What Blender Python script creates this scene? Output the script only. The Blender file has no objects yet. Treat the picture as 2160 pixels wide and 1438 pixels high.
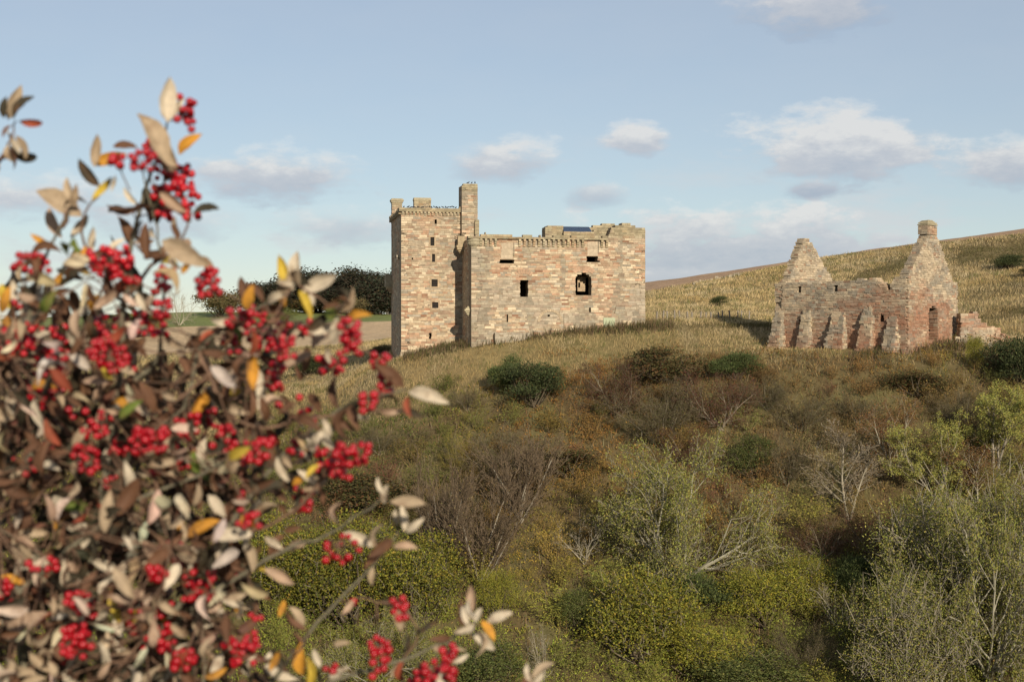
import bpy, math, random
import numpy as np
from mathutils import Vector, Matrix

random.seed(7)
RNG = np.random.default_rng(11)
SC = bpy.context.scene
COL = SC.collection
R = math.radians

# ------------------------------------------------------------------ camera
F = 3000.0            # focal length in photograph pixels (50 mm on a 36 mm sensor)
CX, CY = 1080.0, 719.0
cam = bpy.data.cameras.new('camera')
cam.lens = 50.0; cam.sensor_width = 36.0; cam.sensor_fit = 'HORIZONTAL'
cam.clip_start = 0.05; cam.clip_end = 20000
cam.dof.use_dof = True; cam.dof.focus_distance = 190.0; cam.dof.aperture_fstop = 8.2
camo = bpy.data.objects.new('camera', cam); COL.objects.link(camo)
camo.location = (0, 0, 0); camo.rotation_euler = (R(90), 0, 0)
SC.camera = camo

# ------------------------------------------------------------------ light
SUN_AZ, SUN_EL = 16.5, 19.0      # degrees right of straight behind the camera, and above the horizon
sv = Vector((math.sin(R(SUN_AZ))*math.cos(R(SUN_EL)), -math.cos(R(SUN_AZ))*math.cos(R(SUN_EL)), math.sin(R(SUN_EL))))
sun = bpy.data.lights.new('sun', 'SUN'); sun.energy = 4.9; sun.angle = R(0.53); sun.color = (1.0, 0.89, 0.74)
suno = bpy.data.objects.new('sun', sun); COL.objects.link(suno)
suno.rotation_euler = (-sv).to_track_quat('-Z', 'Y').to_euler()
suno.location = (30, -60, 60)

SC.view_settings.view_transform = 'Standard'; SC.view_settings.look = 'None'
SC.view_settings.gamma = 1.0; SC.view_settings.exposure = 0.18
SC.view_settings.use_curve_mapping = False
SC.render.engine = 'CYCLES'
SC.cycles.use_denoising = True
SC.cycles.max_bounces = 5; SC.cycles.diffuse_bounces = 3; SC.cycles.transparent_max_bounces = 4
SC.cycles.caustics_reflective = False; SC.cycles.caustics_refractive = False

# ------------------------------------------------------------------ sky
SKY_STRENGTH = 0.085
world = bpy.data.worlds.new('World'); SC.world = world; world.use_nodes = True
world.cycles.sampling_method = 'MANUAL'; world.cycles.sample_map_resolution = 256
def build_sky():
    nt = world.node_tree; N = nt.nodes; L = nt.links; N.clear()
    def val(v):
        n = N.new('ShaderNodeValue'); n.outputs[0].default_value = v; return n.outputs[0]
    def mth(op, a, b=None, c=None, clamp=False):
        n = N.new('ShaderNodeMath'); n.operation = op; n.use_clamp = clamp
        for i, x in enumerate((a, b, c)):
            if x is None: continue
            if isinstance(x, (int, float)): n.inputs[i].default_value = x
            else: L.new(x, n.inputs[i])
        return n.outputs[0]
    def smooth(x, lo, hi):
        n = N.new('ShaderNodeMapRange'); n.interpolation_type = 'SMOOTHSTEP'
        L.new(x, n.inputs['Value']); n.inputs['From Min'].default_value = lo; n.inputs['From Max'].default_value = hi
        return n.outputs['Result']
    sky = N.new('ShaderNodeTexSky'); sky.sky_type = 'NISHITA'; sky.sun_disc = False
    sky.sun_elevation = R(SUN_EL); sky.sun_rotation = R(180 - SUN_AZ)
    sky.altitude = 150; sky.air_density = 1.0; sky.dust_density = 0.15; sky.ozone_density = 2.5
    tc = N.new('ShaderNodeTexCoord'); sep = N.new('ShaderNodeSeparateXYZ'); L.new(tc.outputs['Generated'], sep.inputs[0])
    x, y, z = sep.outputs
    def noise(scale, zs, detail, rough, off=0.0, dist=0.0):
        mp = N.new('ShaderNodeMapping'); mp.inputs['Scale'].default_value = (scale, scale, scale*zs); mp.inputs['Location'].default_value = (off, off*.7, off*.3)
        L.new(tc.outputs['Generated'], mp.inputs[0])
        n = N.new('ShaderNodeTexNoise'); n.inputs['Scale'].default_value = 1.0; n.inputs['Detail'].default_value = detail; n.inputs['Roughness'].default_value = rough
        pass
        L.new(mp.outputs[0], n.inputs['Vector']); return n.outputs['Fac']
    az = mth('ARCTAN2', x, y); el = mth('ARCSINE', z)
    nb = noise(14, 2.8, 3, 0.55, 3.1)      # cloud shape
    nf = noise(46, 2.4, 4, 0.64, 8.2)      # cloud edge
    nfc = mth('MULTIPLY_ADD', nf, 1.3, -.65)
    edge1 = mth('ADD', mth('MULTIPLY_ADD', nb, 1.75, .125), mth('MULTIPLY', nfc, .75))      # 1 + ragged edge
    ae = N.new('ShaderNodeCombineXYZ'); L.new(az, ae.inputs[0]); L.new(el, ae.inputs[1])
    def vm(op, a, b=None, c=None, out=0):
        n = N.new('ShaderNodeVectorMath'); n.operation = op
        for i, q in enumerate((a, b, c)):
            if q is None: continue
            if isinstance(q, tuple): n.inputs[i].default_value = q
            else: L.new(q, n.inputs[i])
        return n.outputs[out]
    # centre, half width and half height (as photographed), opacity, brightness
    def A(px): return math.atan((px - CX)/F)
    def E(py): return math.atan((CY - py)/F)
    clouds = [(1735, 325, 190, 72, .95, .90), (1712, 403, 66, 22, .8, .42), (1345, 297, 64, 42, .75, .92), (600, 380, 200, 56, .66, .70),
              (1060, 345, 115, 52, .62, .80), (1570, 520, 320, 84, .95, .66), (2140, 372, 120, 56, .7, .74), (1730, 25, 165, 58, .6, .66),
              (740, 480, 160, 50, .42, .72), (60, 440, 190, 54, .5, .72), (1260, 405, 70, 30, .4, .7), (330, 470, 160, 48, .38, .72), (1450, 592, 230, 24, .5, 1.0)]
    dens = None; shade = None
    for (px, py, w, h, op, br) in clouds:
        q = vm('MULTIPLY_ADD', ae.outputs[0], (F/w/1.14, F/h/1.14, 0.0), (-A(px)*F/w/1.14, -E(py)*F/h/1.14, 0.0))
        f = mth('SUBTRACT', edge1, vm('LENGTH', q, out=1))
        c = mth('MULTIPLY', smooth(f, 0.0, 0.85), op)
        lit = mth('ADD', vm('DOT_PRODUCT', q, (0.0, .75, 0.0), out=1), mth('ADD', nfc, br-.12))
        dens = c if dens is None else mth('ADD', dens, c)
        shade = mth('MULTIPLY', lit, c) if shade is None else mth('MULTIPLY_ADD', lit, c, shade)
    # the rest of the sky carries the same loose low cloud
    VEIL = mth('MULTIPLY_ADD', mth('ADD', nb, 0.0), .10, .34)      # thin high haze over all of the sky
    n3 = noise(3.0, 3.2, 4, 0.6, 1.7)
    away = smooth(mth('ABSOLUTE', az), 0.42, 0.60)
    low = mth('SUBTRACT', 1.0, smooth(el, .10, .55))
    gen = mth('MULTIPLY', mth('MULTIPLY', smooth(n3, .50, .66), mth('MULTIPLY', away, low)), .8)
    wisp = mth('MULTIPLY', mth('MULTIPLY', smooth(noise(9, 3.0, 4, 0.66, 5.5), .49, .74), mth('SUBTRACT', 1.0, smooth(el, .07, .16))), .42)
    gen = mth('ADD', gen, wisp)
    shade = mth('ADD', shade, mth('MULTIPLY', gen, .82)); dens = mth('ADD', dens, gen)
    shade = mth('ADD', shade, mth('MULTIPLY', VEIL, .88)); dens = mth('ADD', dens, VEIL)
    bright = mth('DIVIDE', shade, mth('MAXIMUM', dens, .001))
    cr = N.new('ShaderNodeValToRGB'); L.new(bright, cr.inputs[0])
    cr.color_ramp.elements[0].position = .25; cr.color_ramp.elements[0].color = (.33, .385, .47, 1)
    cr.color_ramp.elements[1].position = 1.0; cr.color_ramp.elements[1].color = (.67, .665, .655, 1)
    e = cr.color_ramp.elements.new(.72); e.color = (.49, .51, .55, 1)
    sc = N.new('ShaderNodeVectorMath'); sc.operation = 'SCALE'; L.new(cr.outputs[0], sc.inputs[0]); sc.inputs['Scale'].default_value = 1.0/SKY_STRENGTH
    mix = N.new('ShaderNodeMix'); mix.data_type = 'RGBA'
    L.new(mth('MINIMUM', dens, .9), mix.inputs['Factor']); L.new(sky.outputs[0], mix.inputs[6]); L.new(sc.outputs[0], mix.inputs[7])
    bg = N.new('ShaderNodeBackground'); bg.inputs['Strength'].default_value = SKY_STRENGTH; L.new(mix.outputs[2], bg.inputs[0])
    out = N.new('ShaderNodeOutputWorld'); L.new(bg.outputs[0], out.inputs[0])
build_sky()

# ------------------------------------------------------------------ materials
def material(name, source='attr', rough=.9, noise=0.0, nscale=6.0, trans=0.0, bump=0.0, bscale=10.0, vary=0.0, spec=.2, coat=0.0, tint=None):
    m = bpy.data.materials.new(name); m.use_nodes = True
    nt = m.node_tree; N = nt.nodes; L = nt.links; N.clear()
    if source == 'attr':
        a = N.new('ShaderNodeAttribute'); a.attribute_name = 'Col'; c = a.outputs['Color']
    elif source == 'object':
        a = N.new('ShaderNodeObjectInfo'); c = a.outputs['Color']
    else:
        a = N.new('ShaderNodeRGB'); a.outputs[0].default_value = (*source, 1); c = a.outputs[0]
    geo = N.new('ShaderNodeNewGeometry')
    def ns(scale, detail=5):
        n = N.new('ShaderNodeTexNoise'); n.inputs['Scale'].default_value = scale; n.inputs['Detail'].default_value = detail; n.inputs['Roughness'].default_value = .65
        L.new(geo.outputs['Position'], n.inputs['Vector']); return n.outputs['Fac']
    if noise:
        mr = N.new('ShaderNodeMapRange'); mr.inputs['From Min'].default_value = .25; mr.inputs['From Max'].default_value = .75
        mr.inputs['To Min'].default_value = 1-noise; mr.inputs['To Max'].default_value = 1+noise; L.new(ns(nscale), mr.inputs['Value'])
        v = N.new('ShaderNodeVectorMath'); v.operation = 'SCALE'; L.new(c, v.inputs[0]); L.new(mr.outputs[0], v.inputs['Scale']); c = v.outputs[0]
    if tint:   # patches of another colour of their own (lichen, soil): (colour, scale, low, high, amount)
        tc, tsc, lo, hi, amt = tint
        mr = N.new('ShaderNodeMapRange'); mr.interpolation_type = 'SMOOTHSTEP'; mr.inputs['From Min'].default_value = lo; mr.inputs['From Max'].default_value = hi
        mr.inputs['To Max'].default_value = amt; L.new(ns(tsc, 7), mr.inputs['Value'])
        mx = N.new('ShaderNodeMix'); mx.data_type = 'RGBA'; L.new(mr.outputs[0], mx.inputs['Factor']); L.new(c, mx.inputs[6]); mx.inputs[7].default_value = (*tc, 1); c = mx.outputs[2]
    if vary:
        oi = N.new('ShaderNodeObjectInfo'); h = N.new('ShaderNodeHueSaturation')
        mr = N.new('ShaderNodeMapRange'); mr.inputs['To Min'].default_value = 1-vary; mr.inputs['To Max'].default_value = 1+vary
        L.new(oi.outputs['Random'], mr.inputs['Value']); L.new(mr.outputs[0], h.inputs['Value']); L.new(c, h.inputs['Color']); c = h.outputs[0]
    p = N.new('ShaderNodeBsdfPrincipled'); L.new(c, p.inputs['Base Color']); p.inputs['Roughness'].default_value = rough
    p.inputs['Specular IOR Level'].default_value = spec
    if coat: p.inputs['Coat Weight'].default_value = coat; p.inputs['Coat Roughness'].default_value = .12
    if bump:
        b = N.new('ShaderNodeBump'); b.inputs['Strength'].default_value = bump; b.inputs['Distance'].default_value = .05
        L.new(ns(bscale), b.inputs['Height']); L.new(b.outputs[0], p.inputs['Normal'])
    sh = p.outputs[0]
    if trans:
        t = N.new('ShaderNodeBsdfTranslucent'); L.new(c, t.inputs['Color']); mx = N.new('ShaderNodeMixShader'); mx.inputs[0].default_value = trans
        L.new(sh, mx.inputs[1]); L.new(t.outputs[0], mx.inputs[2]); sh = mx.outputs[0]
    o = N.new('ShaderNodeOutputMaterial'); L.new(sh, o.inputs[0])
    return m

LICHEN = ((.33, .29, .15), .9, .56, .72, .35)
M = dict(
    ground=material('ground_cover', noise=.35, nscale=1.1, bump=.6, bscale=2.0),
    mortar=material('lime_mortar', (.25, .195, .13), noise=.3, nscale=2.5),
    rubble_core=material('rubble_core', (.27, .205, .14), noise=.35, nscale=2.0, bump=.15, bscale=5),
    stone=material('sandstone', noise=.30, nscale=2.2, bump=.3, bscale=7, tint=LICHEN),
    stone_piece=material('sandstone_block', 'object', noise=.30, nscale=2.2, bump=.3, bscale=7, tint=LICHEN),
    dark=material('dark_shutter', (.035, .03, .025), noise=.3, nscale=8),
    slate=material('blue_grey_roof', (.045, .07, .12), rough=.55, noise=.2, nscale=3, spec=.4),
    metal=material('galvanised_rail', (.32, .33, .34), rough=.5),
    board=material('pale_green_board', (.36, .39, .25), rough=.7, noise=.12, nscale=3),
    wood=material('weathered_wood', (.22, .19, .15), noise=.3, nscale=5),
    leaf=material('foliage', trans=.22, vary=.12, rough=.8, spec=.15),
    bark=material('bark', noise=.25, nscale=4, vary=.08),
    grass=material('grass_blades', trans=.25, rough=.85, spec=.1),
    bird=material('bird_feathers', (.035, .035, .042), rough=.6),
    berry=material('red_berry', (.37, .004, .011), rough=.28, spec=.5, noise=.25, nscale=60, vary=.25),
    bleaf=material('autumn_leaf', 'attr', rough=.7, trans=.18, noise=.26, nscale=75, spec=.2, tint=((.14, .065, .028), 34, .50, .68, .6)),
    bleaf_piece=material('autumn_leaf_piece', 'object', rough=.7, trans=.18, noise=.26, nscale=75, spec=.2, tint=((.14, .065, .028), 34, .50, .68, .6)),
    btwig=material('reddish_twig', (.16, .095, .06), rough=.75, noise=.35, nscale=60),
    bbark=material('grey_bark', (.17, .15, .10), rough=.85, noise=.4, nscale=45, bump=.4, bscale=120),
)

# ------------------------------------------------------------------ mesh helpers
def quad_mesh(name, V, Q, C=None, smooth=False):
    V = np.asarray(V, np.float32).reshape(-1, 3); Q = np.asarray(Q, np.int32); k = Q.shape[1]
    me = bpy.data.meshes.new(name)
    me.vertices.add(len(V)); me.vertices.foreach_set('co', V.ravel())
    me.loops.add(Q.size); me.loops.foreach_set('vertex_index', Q.ravel())
    me.polygons.add(len(Q)); me.polygons.foreach_set('loop_start', np.arange(0, Q.size, k, dtype=np.int32))
    try: me.polygons.foreach_set('loop_total', np.full(len(Q), k, np.int32))
    except Exception: pass
    me.polygons.foreach_set('use_smooth', np.full(len(Q), bool(smooth)))
    if C is not None:
        a = me.color_attributes.new('Col', 'FLOAT_COLOR', 'POINT')
        CC = np.ones((len(V), 4), np.float32); CC[:, :3] = C; a.data.foreach_set('color', CC.ravel())
    me.update(calc_edges=True); me.validate()
    return me
def obj(name, me, mat=None, parent=None, loc=None):
    o = bpy.data.objects.new(name, me); COL.objects.link(o)
    if mat is not None and me is not None and not me.materials: me.materials.append(mat)
    if parent is not None: o.parent = parent
    if loc is not None: o.location = loc
    return o
def tag(o, label=None, cat=None, group=None, kind=None):
    if label: o['label'] = label
    if cat: o['category'] = cat
    if group: o['group'] = group
    if kind: o['kind'] = kind
    return o
def empty(name, loc, label=None, cat=None, group=None):
    o = bpy.data.objects.new(name, None); COL.objects.link(o); o.location = loc; o.empty_display_size = .3
    return tag(o, label, cat, group)
BQ = np.array([[0, 1, 3, 2], [4, 6, 7, 5], [0, 2, 6, 4], [1, 5, 7, 3], [0, 4, 5, 1], [2, 3, 7, 6]])
class Boxes:      # boxes given by 8 corners, joined into one mesh
    def __init__(s): s.v = []; s.c = []
    def add(s, corners, col=(.5, .5, .5)):
        s.v.append(corners); s.c.append(col)
    def box(s, x0, x1, y0, y1, z0, z1, col=(.5, .5, .5)):
        s.add([(x, y, z) for x in (x0, x1) for y in (y0, y1) for z in (z0, z1)], col)
    def mesh(s, name):
        n = len(s.v); V = np.array(s.v, np.float32).reshape(-1, 3)
        B = V.reshape(-1, 8, 3); det = np.einsum('ij,ij->i', np.cross(B[:, 4]-B[:, 0], B[:, 2]-B[:, 0]), B[:, 1]-B[:, 0])
        Q = np.where((det > 0)[:, None, None], BQ[None], BQ[None, :, ::-1])      # keep every face turned outward
        Q = (Q + (np.arange(n)*8)[:, None, None]).reshape(-1, 4)
        return quad_mesh(name, V, Q, np.repeat(np.array(s.c, np.float32), 8, 0))
def tubes(P0, P1, R0, R1, sides=4):
    P0 = np.asarray(P0, float); P1 = np.asarray(P1, float); R0 = np.asarray(R0); R1 = np.asarray(R1)
    d = P1-P0; d /= np.maximum(np.linalg.norm(d, axis=1, keepdims=True), 1e-9)
    ref = np.where(np.abs(d[:, 2:3]) > .9, np.array([[1., 0, 0]]), np.array([[0, 0, 1.]]))
    a = np.cross(d, ref); a /= np.linalg.norm(a, axis=1, keepdims=True); b = np.cross(d, a)
    n = len(P0); V = np.zeros((n, 2*sides, 3))
    for k in range(sides):
        t = 2*math.pi*k/sides; o = a*math.cos(t)+b*math.sin(t)
        V[:, k] = P0+o*R0[:, None]; V[:, sides+k] = P1+o*R1[:, None]
    q = np.array([[k, (k+1) % sides, sides+(k+1) % sides, sides+k] for k in range(sides)])
    Q = (q[None]+(np.arange(n)*2*sides)[:, None, None]).reshape(-1, 4)
    return V.reshape(-1, 3), Q
def strips(P0, P1, R0, R1, seed=0):
    rng = np.random.default_rng(seed); P0 = np.asarray(P0, float); P1 = np.asarray(P1, float); d = P1-P0; s = perp(d/np.maximum(np.linalg.norm(d, axis=1, keepdims=True), 1e-9), rng)
    a = s*np.asarray(R0)[:, None]*1.35; b = s*np.asarray(R1)[:, None]*1.35
    return np.stack([P0-a, P0+a, P1+b, P1-b], 1).reshape(-1, 3), np.arange(4*len(P0)).reshape(-1, 4)
def tube_path(pts, r0, r1, sides=6):
    pts = [Vector(p) for p in pts]; n = len(pts); V = []
    prev = None
    for i, p in enumerate(pts):
        d = (pts[min(i+1, n-1)]-pts[max(i-1, 0)]).normalized()
        a = d.orthogonal().normalized() if prev is None else (prev-d*prev.dot(d)).normalized()
        prev = a; b = d.cross(a); r = r0+(r1-r0)*i/(n-1)
        for k in range(sides):
            t = 2*math.pi*k/sides; V.append(p+(a*math.cos(t)+b*math.sin(t))*r)
    Q = [[i*sides+k, i*sides+(k+1) % sides, (i+1)*sides+(k+1) % sides, (i+1)*sides+k] for i in range(n-1) for k in range(sides)]
    return np.array(V), np.array(Q)
def leaf_quads(c, a, s, ln, wd, fold=0.0):
    # rhombic leaves: centres c, long axis a, side axis s
    c = np.asarray(c); ln = np.asarray(ln)[:, None]; wd = np.asarray(wd)[:, None]
    V = np.stack([c-a*ln*.5, c+s*wd*.5, c+a*ln*.5, c-s*wd*.5], 1)
    return V.reshape(-1, 3), np.arange(len(c)*4).reshape(-1, 4)
def unit(n, rng=RNG):
    v = rng.normal(size=(n, 3)); return v/np.linalg.norm(v, axis=1, keepdims=True)
def perp(a, rng=RNG):
    s = np.cross(a, unit(len(a), rng)); return s/np.maximum(np.linalg.norm(s, axis=1, keepdims=True), 1e-6)

# value noise on the plane, used for mottling of plants and soil
_tab = RNG.random((256, 256))
def vnoise(x, y):
    x = np.asarray(x, float); y = np.asarray(y, float)
    xi = np.floor(x).astype(int); yi = np.floor(y).astype(int); fx = x-xi; fy = y-yi
    fx = fx*fx*(3-2*fx); fy = fy*fy*(3-2*fy)
    g = lambda i, j: _tab[i & 255, j & 255]
    return (g(xi, yi)*(1-fx)+g(xi+1, yi)*fx)*(1-fy)+(g(xi, yi+1)*(1-fx)+g(xi+1, yi+1)*fx)*fy
def fbm(x, y, o=4):
    s = 0; a = .5
    for i in range(o):
        s = s+a*vnoise(x*2**i+17*i, y*2**i+31*i); a *= .5
    return s/(1-.5**o)

# ------------------------------------------------------------------ terrain
TPX = np.array([-900, -400, 0, 400, 700, 830, 1000, 1200, 1360, 1500, 1650, 1900, 2160, 2600, 3200], float)
TROWS = {
    115: [1560, 1600, 1620, 1640, 1650, 1650, 1650, 1640, 1630, 1620, 1610, 1590, 1560, 1500, 1420],
    130: [1300, 1340, 1360, 1390, 1400, 1400, 1400, 1395, 1390, 1380, 1370, 1340, 1310, 1250, 1200],
    145: [1090, 1120, 1140, 1190, 1200, 1195, 1180, 1160, 1150, 1140, 1130, 1120, 1090, 1030, 980],
    160: [960, 980, 990, 1030, 1030, 1010, 980, 945, 930, 920, 915, 900, 880, 840, 800],
    169: [920, 930, 940, 950, 940, 905, 860, 835, 815, 795, 778, 755, 765, 750, 720],
    178: [895, 905, 910, 915, 885, 812, 778, 764, 752, 748, 740, 727, 722, 700, 680],
    186: [880, 890, 890, 895, 850, 768, 722, 702, 688, 722, 736, 722, 712, 680, 650],
    195: [870, 880, 880, 880, 835, 750, 712, 690, 670, 688, 705, 700, 690, 655, 620],
    215: [850, 860, 855, 840, 800, 738, 705, 680, 668, 671, 674, 668, 650, 600, 560],
    260: [820, 830, 820, 800, 765, 724, 690, 660, 646, 642, 634, 612, 585, 530, 490],
    330: [790, 800, 780, 750, 735, 716, 680, 632, 595, 576, 553, 517, 481, 425, 380],
    400: [750, 760, 745, 720, 708, 702, 690, 690, 640, 620, 600, 565, 530, 470, 420],
    480: [712, 720, 700, 685, 678, 674, 672, 680, 660, 650, 640, 610, 580, 530, 480],
    560: [685, 690, 672, 656, 657, 662, 668, 680, 680, 675, 670, 650, 630, 580, 540],
    640: [700, 700, 690, 680, 680, 685, 690, 700, 700, 700, 695, 690, 680, 650, 620],
    900: [715]*15, 1500: [722]*15, 6000: [724]*15,
}
TK = (TPX-CX)/F
_ys = np.array(sorted(TROWS), float)
_kk = np.linspace(TK[0], TK[-1], 420)
_yg = np.concatenate([np.arange(115, 340, 1.5), np.arange(340, 660, 6), np.array([700, 800, 900, 1200, 1500, 3000, 6000])])
_zr = np.array([np.interp(_kk, TK, (CY-np.array(TROWS[int(y)]))/F*y) for y in _ys])
_ZG = np.array([[0.0]*len(_kk) for _ in _yg])
for _j in range(len(_kk)): _ZG[:, _j] = np.interp(_yg, _ys, _zr[:, _j])
_kern = np.exp(-np.linspace(-2, 2, 13)**2); _kern /= _kern.sum()
_ZG = np.apply_along_axis(lambda r: np.convolve(np.pad(r, 6, mode='edge'), _kern, 'valid'), 1, _ZG)
_k2 = np.exp(-np.linspace(-2, 2, 5)**2); _k2 /= _k2.sum()
_ZG = np.apply_along_axis(lambda r: np.convolve(np.pad(r, 2, mode='edge'), _k2, 'valid'), 0, _ZG)
def terrain(X, Y):
    X = np.asarray(X, float); Y = np.asarray(Y, float)
    Yc = np.clip(Y, 115, 6000); k = np.clip(X/Yc, TK[0], TK[-1]-1e-6)
    fi = np.interp(Yc, _yg, np.arange(len(_yg))); i0 = np.clip(fi.astype(int), 0, len(_yg)-2); fi = fi-i0
    fk = (k-_kk[0])/(_kk[1]-_kk[0]); j0 = np.clip(fk.astype(int), 0, len(_kk)-2); fk = fk-j0
    z = (_ZG[i0, j0]*(1-fk)+_ZG[i0, j0+1]*fk)*(1-fi)+(_ZG[i0+1, j0]*(1-fk)+_ZG[i0+1, j0+1]*fk)*fi
    near = -1.66-.36*np.maximum(Y, 0)+.0*X
    t = np.clip((Y-98)/17, 0, 1); t = t*t*(3-2*t)
    z = near*(1-t)+z*t
    bump = (fbm(X*.13+5, Y*.13)-.5)*1.3+(fbm(X*.5, Y*.5+9)-.5)*.4
    amp = np.clip((Y-60)/60, 0, 1)*np.where(Y > 172, .55, 1.0)*np.where(Y > 300, .6, 1.0)
    return z+bump*amp
def ground_at(px, py):
    """the place on the ground seen at a photograph pixel (first hit going away from the camera)"""
    Y = np.arange(116, 700, .5); X = (px-CX)/F*Y; Zr = (CY-py)/F*Y
    hit = np.nonzero(terrain(X, Y) >= Zr)[0]
    i = hit[0] if len(hit) else len(Y)-1
    return float(X[i]), float(Y[i]), float(terrain(X[i], Y[i]))
def to_px(X, Y, Z): return CX+F*X/Y, CY-F*Z/Y

def ground_zone(X, Y):
    """soil and turf colours of the place, per point"""
    px = CX+F*X/np.maximum(Y, 1)
    n = fbm(X*.06, Y*.06); n2 = fbm(X*.3+40, Y*.3)
    dry = np.array([.235, .17, .075]); olive = np.array([.10, .095, .035]); brown = np.array([.105, .062, .03]); plough = np.array([.33, .215, .125])
    green = np.array([.17, .19, .055]); stub = np.array([.50, .355, .20])
    t = np.clip((n-.35)/.3, 0, 1)[..., None]
    c = dry*(1-.45*t)+olive*.45*t
    low = np.clip((178-Y)/10, 0, 1)[..., None]
    c = c*(1-low)+(brown*(1-n2[..., None])+olive*n2[..., None])*low
    right = px > 1100
    ed = np.interp(px, [1100, 1360, 1500, 1700, 1900, 2160], [290, 300, 312, 328, 327, 320])
    c = np.where((right & (Y > ed+4*(n2-.5)))[..., None], plough, c)
    c = np.where((~right & (Y > 345) & (Y < 470))[..., None], stub, c)
    c = np.where((~right & (Y >= 470))[..., None], green, c)
    return c*(.8+.4*n2[..., None])
def build_ground():
    def axis(parts): return np.unique(np.concatenate(parts))
    xs = axis([np.arange(-130, 130.1, 1.4), np.array([-6000, -3000, -1500, -900, -600, -420, -300, -230, -190, -160, -145, 145, 160, 190, 230, 300, 420, 600, 900, 1500, 3000, 6000])])
    ys = axis([np.array([-6000, -2500, -900, -400, -200, -100, -50, -25]), np.arange(-12, 12, 1.0), np.arange(12, 108, 4.0), np.arange(108, 340, 1.3), np.arange(340, 660, 4.0), np.array([700, 760, 830, 900, 1100, 1500, 2200, 3500, 6000])])
    X, Y = np.meshgrid(xs, ys); Z = terrain(X, Y)
    V = np.stack([X, Y, Z], -1).reshape(-1, 3); nx = len(xs); ny = len(ys)
    i = np.arange((ny-1)*nx).reshape(ny-1, nx)[:, :-1].ravel()
    Q = np.stack([i, i+1, i+nx+1, i+nx], 1)
    o = obj('ground', quad_mesh('ground', V, Q, ground_zone(X, Y).reshape(-1, 3), smooth=True), M['ground'])
    tag(o, 'rough grassy hillside and valley slope with fields beyond', None, None, 'structure')
build_ground()

# ------------------------------------------------------------------ masonry
class Wall:
    """a vertical wall plane: foot point, direction along it, outward normal; pixels convert to metres on that plane"""
    def __init__(s, P0, ang=None, u=None, n=None):
        s.P = Vector((P0[0], P0[1])); s.u = Vector(u); s.n = Vector(n)
    def s_at(s, px, d=0):
        k = (px-CX)/F; p = s.P+s.n*d
        return (k*p.y-p.x)/(s.u.x-k*s.u.y)
    def z_at(s, ss, py):
        return (CY-py)/F*(s.P.y+s.u.y*ss)
    def sz(s, px, py):
        a = s.s_at(px); return a, s.z_at(a, py)
    def pt(s, ss, d, z):
        p = s.P+s.u*ss+s.n*d; return (p.x, p.y, z)
    def box(s, s0, s1, d0, d1, z0, z1, j=0.0, rnd=random):
        c = []
        for a in (s0, s1):
            for d in (d0, d1):
                for z in (z0, z1):
                    c.append(s.pt(a+rnd.uniform(-j, j), d+(rnd.uniform(-j, j) if d == d1 else 0), z+rnd.uniform(-j, j)*.7))
        return c
def rect(w, x0, y0, x1, y1, rag=0.0):
    a0, z1 = w.sz(x0, y0); a1, z0 = w.sz(x1, y1); a0, a1 = min(a0, a1), max(a0, a1)
    rn = random.Random(int(x0*7+y0))
    def f(z):
        if z0 <= z <= z1: return (a0+rn.uniform(-rag, rag), a1+rn.uniform(-rag, rag))
    return f
def arch(w, x0, y0, x1, y1, rise=None, rag=0.0):
    a0, z1 = w.sz(x0, y0); a1, z0 = w.sz(x1, y1); a0, a1 = min(a0, a1), max(a0, a1); hw = (a1-a0)/2; mid = (a0+a1)/2; rise = hw if rise is None else rise; sp = z1-rise
    rn = random.Random(int(x0*7+y0))
    def f(z):
        if z < z0 or z > z1: return None
        k = 1.0 if z <= sp else math.sqrt(max(0, 1-((z-sp)/rise)**2))
        return (mid-hw*k+rn.uniform(-rag, rag), mid+hw*k+rn.uniform(-rag, rag))
    return f
def path_z(w, pts):
    """a top or bottom outline given as pixels -> height along the wall"""
    ss = [w.sz(*p) for p in pts]; ss.sort(); a = np.array([q[0] for q in ss]); b = np.array([q[1] for q in ss])
    return lambda s: np.interp(s, a, b)

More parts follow.
